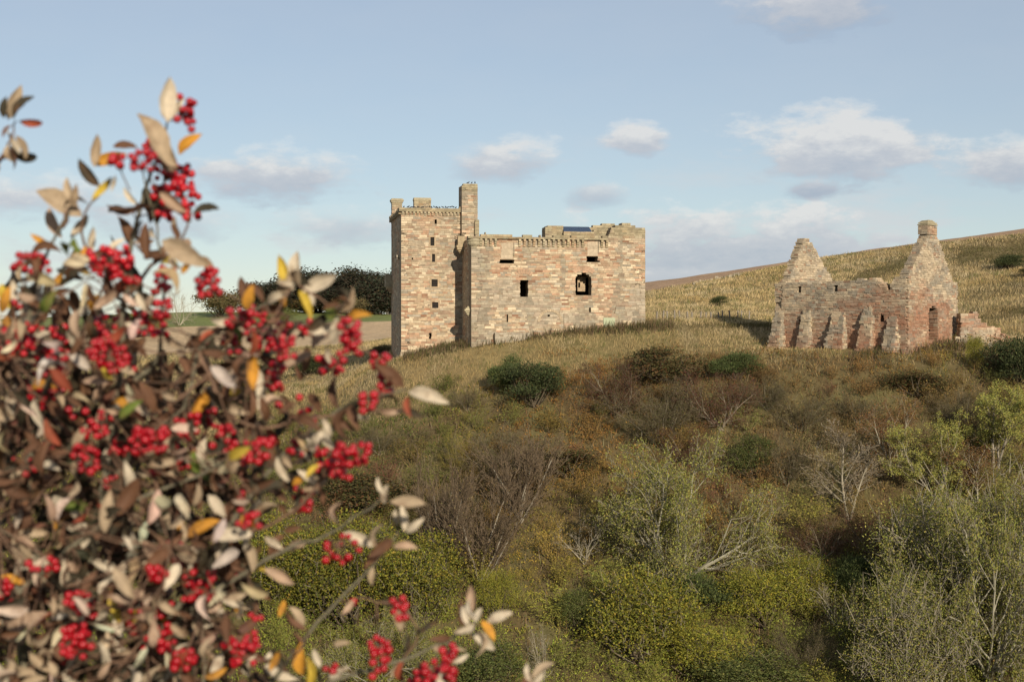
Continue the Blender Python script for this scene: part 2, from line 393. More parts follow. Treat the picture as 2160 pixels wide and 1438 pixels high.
STONES = []      # candidates for single blocks: (visible area, corners-free transform, colour, parent)
def masonry(parent, name, w, s0, s1, zb, zt, holes=(), seed=1, course=(.21, .35), length=(.38, 1.0), thick=1.6, colour=None, proud=(.0, .045), jit=.014, mat='mortar', front=0.0, keep=True, ragged=0.0, gap=.034, loose=0.0, endrag=0.0):
    """courses of single stones in front of a mortar core; returns the part"""
    rn = random.Random(seed); core = Boxes(); st = Boxes(); singles = []
    S = np.arange(s0+.03, s1-.02, .06); ZB = zb(S)*np.ones_like(S); ZT = zt(S)*np.ones_like(S)
    if ragged: ZT = ZT+ragged*(fbm(S*1.7+seed, S*0+seed*3.3, 3)-.5)*2
    z = float(ZB.min())-.5; ztop = float(ZT.max())
    while z < ztop:
        h = rn.uniform(*course); z1 = z+h; zc = z+h*.5
        ok = (zc > ZB-.5) & (zc < ZT)
        ok0 = ok.copy()
        for hf in holes:
            r = hf(zc)
            if r: ok &= ~((S > r[0]) & (S < r[1]))
        idx = np.nonzero(np.diff(np.concatenate([[0], ok.astype(int), [0]])))[0]
        for a, b in zip(idx[::2], idx[1::2]):
            A = S[a]-.03; B = S[b-1]+.03
            if endrag:
                ha = a > 0 and ok0[a-1]; hb = b < len(S) and ok0[b]; A += rn.uniform(0, .05 if ha else endrag); B -= rn.uniform(0, .05 if hb else endrag)
                if B-A < .3: continue
            if B-A < .1: continue
            core.add(w.box(A, B, front-thick, front, z, z1))
            if endrag:
                for (e0, e1, fa, fb) in ((A-.03, A+.3, a > 0, 0), (B-.3, B+.03, b < len(S), 0)):
                    dd = front-.04
                    while dd > front-thick+.1:
                        nd = max(dd-rn.uniform(.3, .7), front-thick-.02)
                        j2 = rn.uniform(-.03, .05); st.add(w.box(e0-(j2 if e0 < A else 0), e1+(j2 if e1 > B else 0), nd+.02, dd, z+gap/2, z1-gap/2-rn.uniform(0, .03), .008, rn), colour(rn, e0+dd, zc)); dd = nd
            p = A
            while p < B-.01:
                l = rn.uniform(*length)*(1.3 if h > course[1]*.85 else 1.0); q = p+l
                if B-q < length[0]*.6: q = B
                q = min(q, B)
                pr = rn.uniform(*proud)+(rn.uniform(0, loose) if rn.random() < .25 else 0)
                c = colour(rn, (p+q)/2, zc)
                if keep and (q-p) > .35:
                    singles.append(((q-p)*h, p+gap/2, q-gap/2, z+gap/2, z1-gap/2, pr, c))
                else:
                    st.add(w.box(p+gap/2, q-gap/2, front-.05, front+pr, z+gap/2, z1-gap/2, jit, rn), c)
                p = q
        z = z1
    part = obj(name, core.mesh(name), M[mat], parent)
    STONES.append((part, w, front, st, singles, jit, rn))
    return part
UNIT = None
def finish_stones(limit):
    """the largest stones of the collected walls become single blocks, the rest one mass per wall"""
    global UNIT, STONES
    if UNIT is None:
        b = Boxes()
        for i in range(6):
            pass
        UNIT = []
        for i in range(6):
            b = Boxes(); rr = random.Random(i)
            b.add([(x+rr.uniform(-.02, .02), y+(rr.uniform(-.1, .1) if y > 0 else 0), z+rr.uniform(-.03, .03)) for x in (-.5, .5) for y in (-.5, .5) for z in (-.5, .5)])
            me = b.mesh('stone'); me.materials.append(M['stone_piece']); UNIT.append(me)
    allst = sorted([s[0] for _, _, _, _, si, _, _ in STONES for s in si], reverse=True)
    cut = allst[limit] if len(allst) > limit else 0
    k = 0
    for part, w, front, st, singles, jit, rn in STONES:
        for (ar, a, b, z0, z1, pr, c) in singles:
            if ar > cut and k < limit:
                o = bpy.data.objects.new('stone', UNIT[k % 6]); COL.objects.link(o); k += 1
                x = Vector((w.u.x, w.u.y, 0)); y = Vector((w.n.x, w.n.y, 0)); cen = Vector(w.pt((a+b)/2, front+(pr-.05)/2, (z0+z1)/2))
                m = Matrix((( x.x*(b-a), y.x*(pr+.05), 0, cen.x), (x.y*(b-a), y.y*(pr+.05), 0, cen.y), (0, 0, z1-z0, cen.z), (0, 0, 0, 1)))
                o.parent = part
                pw = Matrix.Translation(part.parent.location) if part.parent else Matrix.Identity(4)
                o.matrix_basis = pw.inverted() @ m
                o.color = (*c, 1)
            else:
                st.add(w.box(a, b, front-.05, front+pr, z0, z1, jit, rn), c)
        if st.v:
            me = st.mesh('stonework'); me.transform(Matrix.Translation(part.parent.location).inverted())
            o = obj('stonework', me, M['stone'], part); o['kind'] = 'stuff'
        part.data.transform(Matrix.Translation(part.parent.location).inverted())
    STONES = []
def local(me, root): me.transform(Matrix.Translation(root.location).inverted()); return me

CREAM = (.56, .45, .30); TAN = (.42, .31, .195); PINK = (.41, .25, .155); RUST = (.30, .155, .09); GREY = (.36, .31, .23); OLD = (.28, .24, .135)
def shade(c, k): return tuple(v*k for v in c)
def mixc(a, b, t): return tuple(a[i]*(1-t)+b[i]*t for i in range(3))
def castle_colour(grey=.2, top=None):
    def f(rn, s, z):
        t = rn.random()
        base = CREAM if t < .34 else TAN if t < .62 else PINK if t < .80 else RUST if t < .86 else GREY
        n = float(fbm(np.array([s*.22+3]), np.array([z*.3]))[0])
        if n > .52: base = mixc(base, GREY, min(.75, (n-.52)*5*grey*5))
        if n < .42 and rn.random() < .5: base = mixc(base, PINK, .6)
        base = mixc(base, TAN, .08)
        st = float(fbm(np.array([s*.9+11]), np.array([z*.07]))[0])            # run-down damp streaks
        if st > .56: base = mixc(base, (.23, .205, .15), min(.6, (st-.56)*6*grey*4))
        if top is not None and z > top: base = mixc(base, OLD, .65*min(1, (z-top)/.8))
        k = rn.uniform(.70, 1.10); return tuple(c*k for c in base)
    return f
def ruin_colour(red=0.5, zred=None):
    RED = (.37, .175, .10)
    def f(rn, s, z):
        n0 = float(fbm(np.array([s*.8+31]), np.array([z*.9]))[0])+rn.gauss(0, .07)
        base = mixc(GREY, CREAM, min(1, max(0, (n0-.38)*4)))
        n = float(fbm(np.array([s*.35]), np.array([z*.45+7]))[0])
        p = red+(n-.5)*2.2
        if zred is not None: p += (zred-z)*.16
        base = mixc(base, RED, min(.85, max(0, p*.9+rn.gauss(0, .16))))
        if rn.random() < .07: base = mixc(base, RED, .6)
        k = rn.uniform(.58, .92); return tuple(c*k for c in base)
    return f

# ------------------------------------------------------------------ castle
CA = R(10)
cu = Vector((math.cos(CA), math.sin(CA))); cn = Vector((math.sin(CA), -math.cos(CA)))
def build_castle():
    Y0 = 185.0; P0 = Vector(((994-CX)/F*Y0, Y0))
    root = empty('castle', (P0.x, P0.y, terrain(P0.x, P0.y)), 'ruined sandstone castle with tall square tower and long corbelled range', 'castle')
    rl = root.location
    wing = Wall(P0, u=cu, n=cn)
    L = wing.s_at(1361); D = 12.0
    back = 8.6                                                     # the tower front stands this far behind the range front
    Pt = P0-cn*back; tow = Wall(Pt, u=cu, n=cn)
    tl = tow.s_at(846); tr = 0.15                                  # tower runs to negative s
    # left side of the tower: depth from the far corner seen at px 826
    Pl = Pt+cu*tl
    left = Wall(Pl, u=-cn, n=-cu); TD = left.s_at(825.5)
    ret = Wall(P0, u=-cn, n=-cu)
    zb_w = path_z(wing, [(990, 735), (1100, 715), (1200, 700), (1290, 690), (1362, 680)])
    zb_t = path_z(tow, [(840, 770), (900, 760), (980, 735)])
    ztp = lambda py, w, s: w.z_at(s, py)
    cc = castle_colour()
    # ---- range front
    holes = [rect(wing, 1097, 590.5, 1114, 625.5, .05), arch(wing, 1214, 576.5, 1247.5, 623.5, .8, .04), rect(wing, 1069, 663, 1071.8, 677.5),
             rect(wing, 1155.6, 661, 1159.6, 668.6), rect(wing, 1243, 648, 1246.2, 661), rect(wing, 1056.5, 546, 1083, 556.5, .18), rect(wing, 1238, 539.5, 1261.5, 552, .22)]
    ztop = path_z(wing, [(988, 501.5), (1280, 501.5), (1283, 500), (1290, 482), (1300, 476), (1318, 471), (1328, 473), (1340, 478), (1361, 482)])
    front = masonry(root, 'range_front_wall', wing, 0, L, zb_w, ztop, holes, 3, colour=castle_colour(.26, wing.z_at(10, 506)), ragged=.2, thick=1.7, course=(.21, .34), length=(.38, 1.05))
    # parapet on corbels, standing forward of the wall
    pf = .42; wp = Wall(P0+cn*pf, u=cu, n=cn)
    ptop = path_z(wp, [(1004, 493.5), (1012, 498), (1018, 494.5), (1030, 494), (1037, 494), (1048, 492.5), (1075, 494), (1083, 499), (1098, 500), (1106, 497), (1140, 496.5), (1150, 498), (1230, 499.5), (1282, 499)])
    psb = wp.z_at(5, 505.5)
    masonry(root, 'parapet_wall', wp, wp.s_at(1003), wp.s_at(1282), lambda s: psb+.6+0*s, ptop, [], 4, colour=castle_colour(.3, -5), ragged=.24, thick=.75, course=(.22, .34), length=(.4, 1.0))
    # corbels, each a stack of two rounded blocks
    for i in range(27):
        px = 1014+i*10.2
        if 1052 < px < 1088 or 1236 < px < 1266: continue
        s = wing.s_at(px); b = Boxes(); c0 = cc(random, s, 8); c0 = mixc(c0, OLD, .5)
        zt_ = psb+.10; hh = [(.34, .50), (.32, .33), (.30, .18)]
        z = zt_
        for (h, d) in hh:
            b.add(wing.box(s-.15, s+.15, -.1, d, z-h+.012, z, .006), shade(c0, random.uniform(.85, 1.1))); z -= h
        obj('corbel', local(b.mesh('corbel'), root), M['stone'], root)
    # round corner corbel under the parapet corner
    def ring_corner():
        V = []; Q = []; prof = [(.05, 0), (.30, .18), (.34, .40), (.50, .44), (.62, .66), (.62, 1.0), (.72, 1.05), (.72, 1.7), (.45, 1.72)]
        cen = P0+cu*.5-cn*.5; z0 = wing.z_at(0, 524); seg = 18; zs = wing.z_at(0, 499)-z0
        for (r, t) in prof:
            for k in range(seg):
                a = 2*math.pi*k/seg; V.append((cen.x+math.cos(a)*(r+.3), cen.y+math.sin(a)*(r+.3), z0+t/1.72*zs))
        for i in range(len(prof)-1):
            for k in range(seg): Q.append([i*seg+k, i*seg+(k+1) % seg, (i+1)*seg+(k+1) % seg, (i+1)*seg+k])
        nv = len(prof)*seg
        V.append((cen.x, cen.y, z0+zs)); V.append((cen.x, cen.y, z0+zs))
        for k in range(0, seg, 1): Q.append([(len(prof)-1)*seg+k, (len(prof)-1)*seg+(k+1) % seg, nv, nv+1])
        C = np.array([mixc(GREY, OLD, .5)]*len(V))
        o = obj('corner_turret_base', local(quad_mesh('corner_turret_base', V, Q, C), root), M['stone'], root)
    ring_corner()
    # low remains of the corner round on top of it
    wt = Wall(P0+cn*.55-cu*.5, u=cu, n=cn)
    masonry(root, 'corner_turret_wall', wt, 0, 1.7, lambda s: wing.z_at(0, 503)+.5+0*s, lambda s: wing.z_at(0, 497.5)+0*s, [], 9, colour=castle_colour(.3, -5), thick=1.4, ragged=.1)
    # side wall in shade, ends and back
    slit = lambda z: (1.6, 2.3) if wing.z_at(0, 652) < z < wing.z_at(0, 622) else None
    masonry(root, 'range_side_wall', ret, 0, D, lambda s: zb_w(0)-1.5+0*s, lambda s: wing.z_at(0, 503)+0*s, [slit], 5, colour=cc, thick=1.4, front=-.012, proud=(.001, .004), jit=.001, gap=.02)
    rend = Wall(P0+cu*L-cn*0, u=-cn, n=cu)
    masonry(root, 'range_end_wall', rend, 0, D, lambda s: zb_w(L)-1+0*s, lambda s: wing.z_at(L, 482)-s*.02, [], 6, colour=cc, thick=1.4, front=-.012, ragged=.3, course=(.4, .6), length=(.7, 1.6), keep=False)
    wback = Wall(P0-cn*D, u=cu, n=-cn)
    masonry(root, 'range_back_wall', wback, 0, L, lambda s: zb_w(s)-1, lambda s: wing.z_at(8, 497)+0*s, [], 7, colour=cc, thick=1.4, front=-.012, course=(.4, .6), length=(.7, 1.6), keep=False, ragged=.3)
    slab_z = wing.z_at(8, 502)-.55
    b = Boxes(); b.add(wing.box(1.3, L-1.3, -D+1.2, -1.2, slab_z-.3, slab_z)); obj('range_light_blocker', local(b.mesh('range_light_blocker'), root), M['mortar'], root)  # unseen slab added over the roofless range to keep its openings dark
    # block behind the parapet, roof in blue grey sheets, broken inner wall
    wb = Wall(P0-cn*2.6, u=cu, n=cn)
    t1 = path_z(wb, [(1148, 482), (1152, 478), (1163, 477), (1178, 476.5), (1188, 478), (1192, 482)])
    masonry(root, 'roof_block_wall', wb, wb.s_at(1150), wb.s_at(1188.5), lambda s: slab_z+0*s, t1, [], 12, colour=castle_colour(.3, -5), thick=2.2, ragged=.12)
    wbl = Wall(wb.P+cu*wb.s_at(1150), u=-cn, n=-cu)
    masonry(root, 'roof_block_side', wbl, 0, 2.2, lambda s: slab_z+0*s, lambda s: wb.z_at(5, 480)+0*s, [], 13, colour=castle_colour(.3, -5), thick=.5, front=-.012)
    wc = Wall(P0-cn*1.9, u=cu, n=cn)
    masonry(root, 'roof_lower_wall', wc, wc.s_at(1189), wc.s_at(1283), lambda s: slab_z+0*s, path_z(wc, [(1189, 489), (1250, 489), (1253, 486), (1284, 486)]), [], 14, colour=castle_colour(.3, -5), thick=.8, ragged=.06)
    wd = Wall(P0-cn*4.2, u=cu, n=cn)
    masonry(root, 'inner_wall_head', wd, wd.s_at(1190), wd.s_at(1297), lambda s: slab_z+0*s, path_z(wd, [(1189, 477), (1206, 477.5), (1212, 480), (1247, 479), (1256, 475), (1270, 474), (1298, 471)]), [], 15, colour=castle_colour(.3, -5), thick=1.0, ragged=.14)
    rr = empty('sheet_roof', (0, 0, 0)); bpy.data.objects.remove(rr)
    sA = wc.s_at(1189.5); sB = wc.s_at(1249); n = 22; zA = wc.z_at(10, 488.2); zB = wd.z_at(10, 478.6)
    roof = None
    for i in range(n):
        a = sA+(sB-sA)*i/n+.012; c = sA+(sB-sA)*(i+1)/n-.012
        P = [wc.pt(a, .02, zA), wc.pt(a, .02, zA+.06), wc.pt(a, -1.9, zB), wc.pt(a, -1.9, zB+.06), wc.pt(c, .02, zA), wc.pt(c, .02, zA+.06), wc.pt(c, -1.9, zB), wc.pt(c, -1.9, zB+.06)]
        bb = Boxes(); bb.add(P)
        if i == 0: roof = obj('roof', local(bb.mesh('roof'), root), M['slate'], root)
        else: obj('roof_panel', local(bb.mesh('roof_panel'), root), M['slate'], roof)
    # handrail
    segs = []; zr = wb.z_at(5, 475.3); zt0 = wb.z_at(5, 480)-.3
    a0, a1 = wb.s_at(1154), wb.s_at(1186)
    for s in (a0, (a0+a1)/2, a1): segs.append((wb.pt(s, -.6, zt0), wb.pt(s, -.6, zr)))
    segs.append((wb.pt(a0, -.6, zr), wb.pt(a1, -.6, zr))); segs.append((wb.pt(a0, -.6, (zr+zt0)/2+.2), wb.pt(a1, -.6, (zr+zt0)/2+.2)))
    V, Q = tubes([s[0] for s in segs], [s[1] for s in segs], np.full(len(segs), .03), np.full(len(segs), .03)); obj('handrail', local(quad_mesh('handrail', V, Q), root), M['metal'], root)
    # flat pale panels above the two broken holes
    for (x0, y0, x1, y1, seed) in ((1057, 512, 1082, 546.5, 1), (1239, 509.5, 1260.5, 540, 2)):
        a, z1 = wing.sz(x0, y0); c, z0 = wing.sz(x1, y1); col = (.40, .32, .22)
        par = None; zz = z0; rn = random.Random(seed)
        while zz < z1-.05:
            h = min(rn.uniform(.5, .9), z1-zz); b = Boxes(); b.add(wing.box(a, c, -.2, .055, zz+.006, zz+h-.006, .004), shade(col, rn.uniform(.9, 1.08)))
            if par is None: par = obj('blocked_panel', local(b.mesh('blocked_panel'), root), M['stone'], root)
            else: obj('slab', local(b.mesh('slab'), root), M['stone'], par)
            zz += h
        b = Boxes(); b.add(wing.box(c+.02, c+.2, -.1, .12, z0+.4, z1, .04), (.24, .2, .14)); obj('broken_edge', local(b.mesh('broken_edge'), root), M['stone'], root)
    # blocked round arch low in the wall: ring of voussoirs
    ca, cz = wing.sz(1160.5, 679); rad = 27.0/F*wing.pt(ca, 0, 0)[1]
    for k in range(17):
        t0 = math.pi*(k+.04)/17; t1 = math.pi*(k+.96)/17; c = []
        for (t, r) in ((t0, rad-.32), (t0, rad), (t1, rad-.32), (t1, rad)):
            for d in (-.02, .085): c.append(wing.pt(ca+math.cos(t)*r, d, cz+math.sin(t)*r))
        b = Boxes(); b.add([c[0], c[1], c[2], c[3], c[4], c[5], c[6], c[7]], shade((.40, .31, .20), random.uniform(.9, 1.1)))
        obj('arch_stone', local(b.mesh('arch_stone'), root), M['stone'], front)
    # relieving arch stones above the tall window and the arched opening
    for (cx_, cy_, rpx, n_) in ((1105, 596, 19, 7), (1231, 596, 26, 9)):
        ca2, cz2 = wing.sz(cx_, cy_); r2 = rpx/16.1
        for k in range(n_):
            t = math.pi*(.28+.44*k/(n_-1)); b = Boxes(); c = []
            for dt in (-.085, .085):
                for d in (-.02, .075):
                    for r in (r2, r2+.62): c.append(wing.pt(ca2+math.cos(t+dt*1.0)*r, d, cz2+math.sin(t+dt)*r))
            b.add(c, shade((.38, .25, .16), random.uniform(.85, 1.1))); obj('arch_stone', local(b.mesh('arch_stone'), root), M['stone'], front)
    # wall of the turret seen through the arched opening
    wi = Wall(P0-cn*2.5, u=cu, n=cn)
    masonry(root, 'inner_stair_wall', wi, wi.s_at(1218), wi.s_at(1236), lambda s: wing.z_at(13, 613)+.5+0*s, lambda s: wing.z_at(13, 582)+0*s, [rect(wi, 1219.5, 594.5, 1223.5, 606)], 16, colour=lambda rn, s, z: shade(TAN, rn.uniform(.85, 1.1)), thick=.6)
    # plinth remains, pale board, low footing
    a, z1 = wing.sz(1190, 661.5); c, z0 = wing.sz(1298, 690)
    masonry(root, 'footing_wall', Wall(P0+cn*.16, u=cu, n=cn), wing.s_at(1189), wing.s_at(1361), lambda s: zb_w(s), path_z(wing, [(1189, 661.5), (1296, 659.5), (1299, 647.5), (1361, 646.5)]), [], 17, colour=castle_colour(.6), thick=.5, front=0, course=(.25, .36))
    b = Boxes(); b.add(wing.box(wing.s_at(1272), wing.s_at(1296), .24, .30, wing.z_at(17, 690), wing.z_at(17, 670))); obj('board', local(b.mesh('board'), root), M['board'], root)
    wf = Wall(P0+cn*.9, u=cu, n=cn)
    masonry(root, 'low_footing', wf, wf.s_at(1044), wf.s_at(1119), lambda s: zb_w(s)-.6, lambda s: wf.z_at(s, 702.5), [], 18, colour=lambda rn, s, z: shade(GREY, rn.uniform(.75, 1.05)), thick=.9, ragged=.08)
    # ---- tower front
    th = [rect(tow, 908, 500, 916, 518.5), rect(tow, 910.8, 535.5, 917.5, 553), rect(tow, 910, 588, 923, 604.5), rect(tow, 911.5, 635.5, 924.5, 651), rect(tow, 905, 700, 910, 714.5, .06),
          rect(tow, 868.8, 544, 871.5, 549.5), rect(tow, 917, 462.5, 921.5, 473.5)]
    zc_t = lambda s: tow.z_at(-4, 445)+0*s
    tfront = masonry(root, 'tower_front_wall', tow, tl, tr, zb_t, zc_t, th, 21, colour=castle_colour(.1, tow.z_at(-4, 452)+1), thick=1.5, course=(.21, .34), length=(.38, 1.0))
    for k, (x0, y0, x1, y1) in enumerate(((908, 500, 916, 518.5), (910.8, 535.5, 917.5, 553), (910, 588, 923, 604.5), (911.5, 635.5, 924.5, 651))):
        a, z1 = tow.sz(x0, y0); c, z0 = tow.sz(x1, y1)
        b = Boxes(); b.add(tow.box(a-.05, c+.05, -.36, -.30, z0-.05, z1+.05)); wn = obj('window', local(b.mesh('window'), root), M['dark'], tfront)
        b = Boxes()                                                  # dressed surround and bars
        col = (.36, .27, .17)
        for q in ((a-.22, a-.01, z0, z1), (c+.01, c+.22, z0, z1), (a-.22, c+.22, z1+.01, z1+.24), (a-.26, c+.26, z0-.2, z0-.01)):
            b.add(tow.box(q[0], q[1], -.25, .075, q[2], q[3], .004), shade(col, random.uniform(.9, 1.1)))
        obj('window_surround', local(b.mesh('window_surround'), root), M['stone'], tfront)
        b = Boxes(); nb = 3 if x1-x0 > 10 else 2
        for i in range(nb): s = a+(c-a)*(i+1)/(nb+1); b.add(tow.box(s-.02, s+.02, -.22, -.18, z0, z1))
        for i in range(nb+1): z = z0+(z1-z0)*(i+1)/(nb+2); b.add(tow.box(a, c, -.175, -.14, z-.02, z+.02))
        obj('window_bars', local(b.mesh('window_bars'), root), M['dark'], tfront)
    # tower sides and back
    zl = lambda s: tow.z_at(-8, 775)-.5+0*s
    masonry(root, 'tower_side_wall', left, 0, TD, zl, lambda s: tow.z_at(-8, 452)+0*s, [lambda z: (3.2, 3.9) if tow.z_at(-8, 508) < z < tow.z_at(-8, 498) else None], 22, colour=cc, thick=1.3, front=-.012, proud=(.001, .004), jit=.001, gap=.02)
    tr_w = Wall(Pt+cu*tr, u=-cn, n=cu)
    masonry(root, 'tower_right_wall', tr_w, 0, TD, lambda s: tow.z_at(0, 540)+0*s, lambda s: tow.z_at(0, 452)+0*s, [], 23, colour=cc, thick=1.2, front=-.012, course=(.4, .6), length=(.7, 1.5), keep=False)
    tb_w = Wall(Pt-cn*TD, u=cu, n=-cn)
    masonry(root, 'tower_back_wall', tb_w, tl, tr, zl, lambda s: tow.z_at(-4, 452)+0*s, [], 24, colour=cc, thick=1.2, front=-.012, course=(.4, .6), length=(.7, 1.5), keep=False)
    tz = tow.z_at(-4, 449)
    b = Boxes(); b.add(tow.box(tl+.9, tr-.9, -TD+.9, -.9, tz-.4, tz)); obj('tower_light_blocker', local(b.mesh('tower_light_blocker'), root), M['mortar'], root)  # added lid below the parapet, shuts daylight out of the tower inside
    # tower corbels and parapet
    pz = tow.z_at(-4, 447.5)
    for i in range(17):
        s = tl+.25+i*(abs(tl)-.3)/16.0
        b = Boxes(); c0 = mixc(cc(random, s, 12), OLD, .4); b.add(tow.box(s-.14, s+.14, -.1, .33, pz-.26, pz, .006), c0); b.add(tow.box(s-.14, s+.14, -.1, .18, pz-.46, pz-.275, .006), c0); obj('corbel', local(b.mesh('corbel'), root), M['stone'], root)
    for i in range(12):
        s = .3+i*(TD-.5)/11.0
        b = Boxes(); b.add(left.box(s-.14, s+.14, -.1, .33, pz-.3, pz, .006), mixc(TAN, OLD, .5)); obj('corbel', local(b.mesh('corbel'), root), M['stone'], root)
    tp = Wall(Pt+cn*.30, u=cu, n=cn)
    masonry(root, 'tower_parapet_wall', tp, tl-.3, tr, lambda s: pz+.5+0*s, path_z(tp, [(838, 437.5), (846, 438.5), (880, 440), (955, 440), (968, 438), (976, 436)]), [], 25, colour=castle_colour(.3, -5), thick=.6, ragged=.08, course=(.22, .3))
    lp = Wall(Pl-cu*.30, u=-cn, n=-cu)
    masonry(root, 'tower_side_parapet', lp, -.25, TD+.2, lambda s: pz+.5+0*s, lambda s: tp.z_at(tl, 439)+0*s, [], 26, colour=castle_colour(.3, -5), thick=.6, front=-.012, ragged=.1)
    for nm, ww in (('tower_right_parapet', tr_w), ('tower_back_parapet', tb_w)):
        masonry(root, nm, ww, 0 if ww is tr_w else tl, TD if ww is tr_w else tr, lambda s: tow.z_at(0, 452)+.5+0*s, lambda s: tp.z_at(tl, 441)+0*s, [], 27, colour=cc, thick=.6, front=.0, keep=False, ragged=.2)
    # footing at the tower corner
    fp = Wall(Pt+cn*.12, u=cu, n=cn)
    masonry(root, 'tower_footing', fp, tl-.1, fp.s_at(885), lambda s: zb_t(s)-1.0, path_z(fp, [(845, 742), (862, 740), (872, 741.5), (886, 745)]), [], 28, colour=lambda rn, s, z: shade(GREY, rn.uniform(.85, 1.1)), thick=.6)
    # ---- tall stair head between tower and range
    ws = Wall(Pt+cn*.9, u=cu, n=cn); a, c = ws.s_at(974), ws.s_at(1007.5)
    zbt = ws.z_at(1, 522); sd = 3.0
    masonry(root, 'stair_head_wall', ws, a, c, lambda s: zbt+0*s, path_z(ws, [(970, 391), (976.5, 391), (977, 388.5), (1000, 388), (1008, 388)]), [], 31, colour=castle_colour(.35, ws.z_at(1, 410)), thick=1.0, ragged=.05)
    wl = Wall(ws.P+cu*a, u=-cn, n=-cu); masonry(root, 'stair_head_side', wl, 0, sd, lambda s: zbt+0*s, lambda s: ws.z_at(1, 390)+0*s, [], 32, colour=cc, thick=.8, front=-.012, proud=(.001, .004), jit=.001, gap=.02)
    wr_ = Wall(ws.P+cu*c, u=-cn, n=cu); masonry(root, 'stair_head_end', wr_, 0, sd, lambda s: zbt+0*s, lambda s: ws.z_at(1, 390)+0*s, [], 33, colour=cc, thick=.8, front=-.012)
    wk = Wall(ws.P-cn*sd, u=cu, n=-cn); masonry(root, 'stair_head_back', wk, a, c, lambda s: zbt+0*s, lambda s: ws.z_at(1, 391)+0*s, [], 34, colour=cc, thick=.8, front=-.012, keep=False)
    b = Boxes(); b.add(ws.box(a+.4, c-.4, -sd+.4, -.4, ws.z_at(1, 394)-.2, ws.z_at(1, 394))); obj('stair_head_cap', local(b.mesh('stair_head_cap'), root), M['mortar'], root)
    wj = Wall(Pt+cn*.55, u=cu, n=cn)      # broken spur at its foot
    wj2 = Wall(ws.P+cn*.5, u=cu, n=cn)
    masonry(root, 'broken_spur', wj2, wj2.s_at(1001.5), wj2.s_at(1011), lambda s: zbt+0*s, path_z(wj2, [(1001, 466), (1006, 463), (1010, 464.5), (1012, 470)]), [], 35, colour=castle_colour(.3, -5), thick=.9, ragged=.1, course=(.22, .3), length=(.3, .5))
    # corbelled round under the stair head, in the angle
    def angle_round(px0, zt_, zb_, rad, name, col):
        cen = P0-cn*1.2-cu*.15; 
        return
    # small corbelled stone in the angle (throws the shadow on the tower)
    def lump(cen, tiers, name, col):
        b = Boxes()
        for (z0, z1, r) in tiers:
            c = []
            for dx in (-r, r):
                for dy in (-r, r):
                    for z in (z0, z1):
                        p = Vector((cen.x, cen.y))+cu*dx+cn*dy; c.append((p.x, p.y, z))
            b.add(c, shade(col, random.uniform(.9, 1.08)))
        return obj(name, local(b.mesh(name), root), M['stone'], root)
    pc = P0-cn*1.3-cu*.15; zz = lambda py: wing.z_at(-.5, py)
    lump(pc, [(zz(665.5), zz(663.2), .14), (zz(663.1), zz(659.2), .30), (zz(659.1), zz(655.5), .45), (zz(655.4), zz(652), .62), (zz(651.9), zz(649), .45), (zz(648.9), zz(645.5), .22)], 'bracket', (.36, .31, .2))
    pc2 = P0-cn*7.2-cu*.35
    lump(pc2, [(zz(527), zz(524), .2), (zz(523.9), zz(520), .38), (zz(519.9), zz(515), .55), (zz(514.9), zz(510), .65), (zz(509.9), zz(490), .45)], 'corner_corbel', (.36, .28, .17))
    # ---- chimneys
    def stack(name, w, x0, x1, ytop, ybot, depth, d, seed, cap=True, base=None):
        p = Wall(w.P+w.n*d, u=w.u, n=w.n); a, c = p.s_at(x0), p.s_at(x1); zt_ = p.z_at((a+c)/2, ytop); zb_ = p.z_at((a+c)/2, ybot)
        colr = castle_colour(.4, zt_-1.5)
        part = masonry(root, name, p, a, c, lambda s: zb_+.5+0*s, lambda s: zt_-.28+0*s, [], seed, colour=colr, thick=depth, course=(.22, .34), length=(.3, .7))
        for (q, nm, k) in ((Wall(p.P+p.u*a, u=-p.n, n=-p.u), 'side', 1), (Wall(p.P+p.u*c, u=-p.n, n=p.u), 'end', 2)):
            masonry(root, name+'_'+nm, q, 0, depth, lambda s: zb_+.5+0*s, lambda s: zt_-.28+0*s, [], seed+k, colour=colr, thick=.2, front=-.012)
        b = Boxes(); o = .2 if cap else .05
        b.add(p.box(a-o, c+o, -depth-o, o, zt_-.3, zt_-.06, .01), mixc(GREY, OLD, .6)); b.add(p.box(a-o*.3, c+o*.3, -depth-o*.3, o*.3, zt_-.055, zt_+.08, .03), mixc(GREY, OLD, .6))
        if cap: b.add(p.box(a-o*.5, c+o*.5, -depth-o*.5, o*.5, zt_-.5, zt_-.305, .01), mixc(GREY, OLD, .4))
        obj('chimney_cap', local(b.mesh('chimney_cap'), root), M['stone'], root)
    stack('rear_chimney', tow, 873.5, 909, 418.5, 452, 1.2, -5.2, 41, cap=False)
    stack('side_chimney', tow, 827, 848.5, 420, 500, 1.3, -TD+1.0, 44)
    # boxed corbelled closet on the shaded side
    pl = left
    b = Boxes(); s0_, s1_ = TD-1.3, TD+.15
    pz2 = lambda py: tow.z_at(-8, py)
    for (d, y0, y1, c) in ((.95, 571, 597, GREY), (.75, 597.2, 602, TAN), (.5, 602.2, 606, PINK), (.28, 606.2, 611, TAN)):
        b.add(pl.box(s0_, s1_, -.2, d, pz2(y1), pz2(y0), .01), mixc(c, OLD, .4))
    b.add(pl.box(s0_, s0_+.4, .4, .95, pz2(570.8), pz2(569), .02), mixc(GREY, OLD, .4))
    obj('corbelled_closet', local(b.mesh('corbelled_closet'), root), M['stone'], root)
    b = Boxes(); b.add(pl.box(2.2, 2.9, -.2, .4, pz2(541), pz2(536), .02), GREY); b.add(pl.box(2.4, 2.7, -.2, .3, pz2(545), pz2(541.2), .02), GREY); obj('bracket', local(b.mesh('bracket'), root), M['stone'], root)
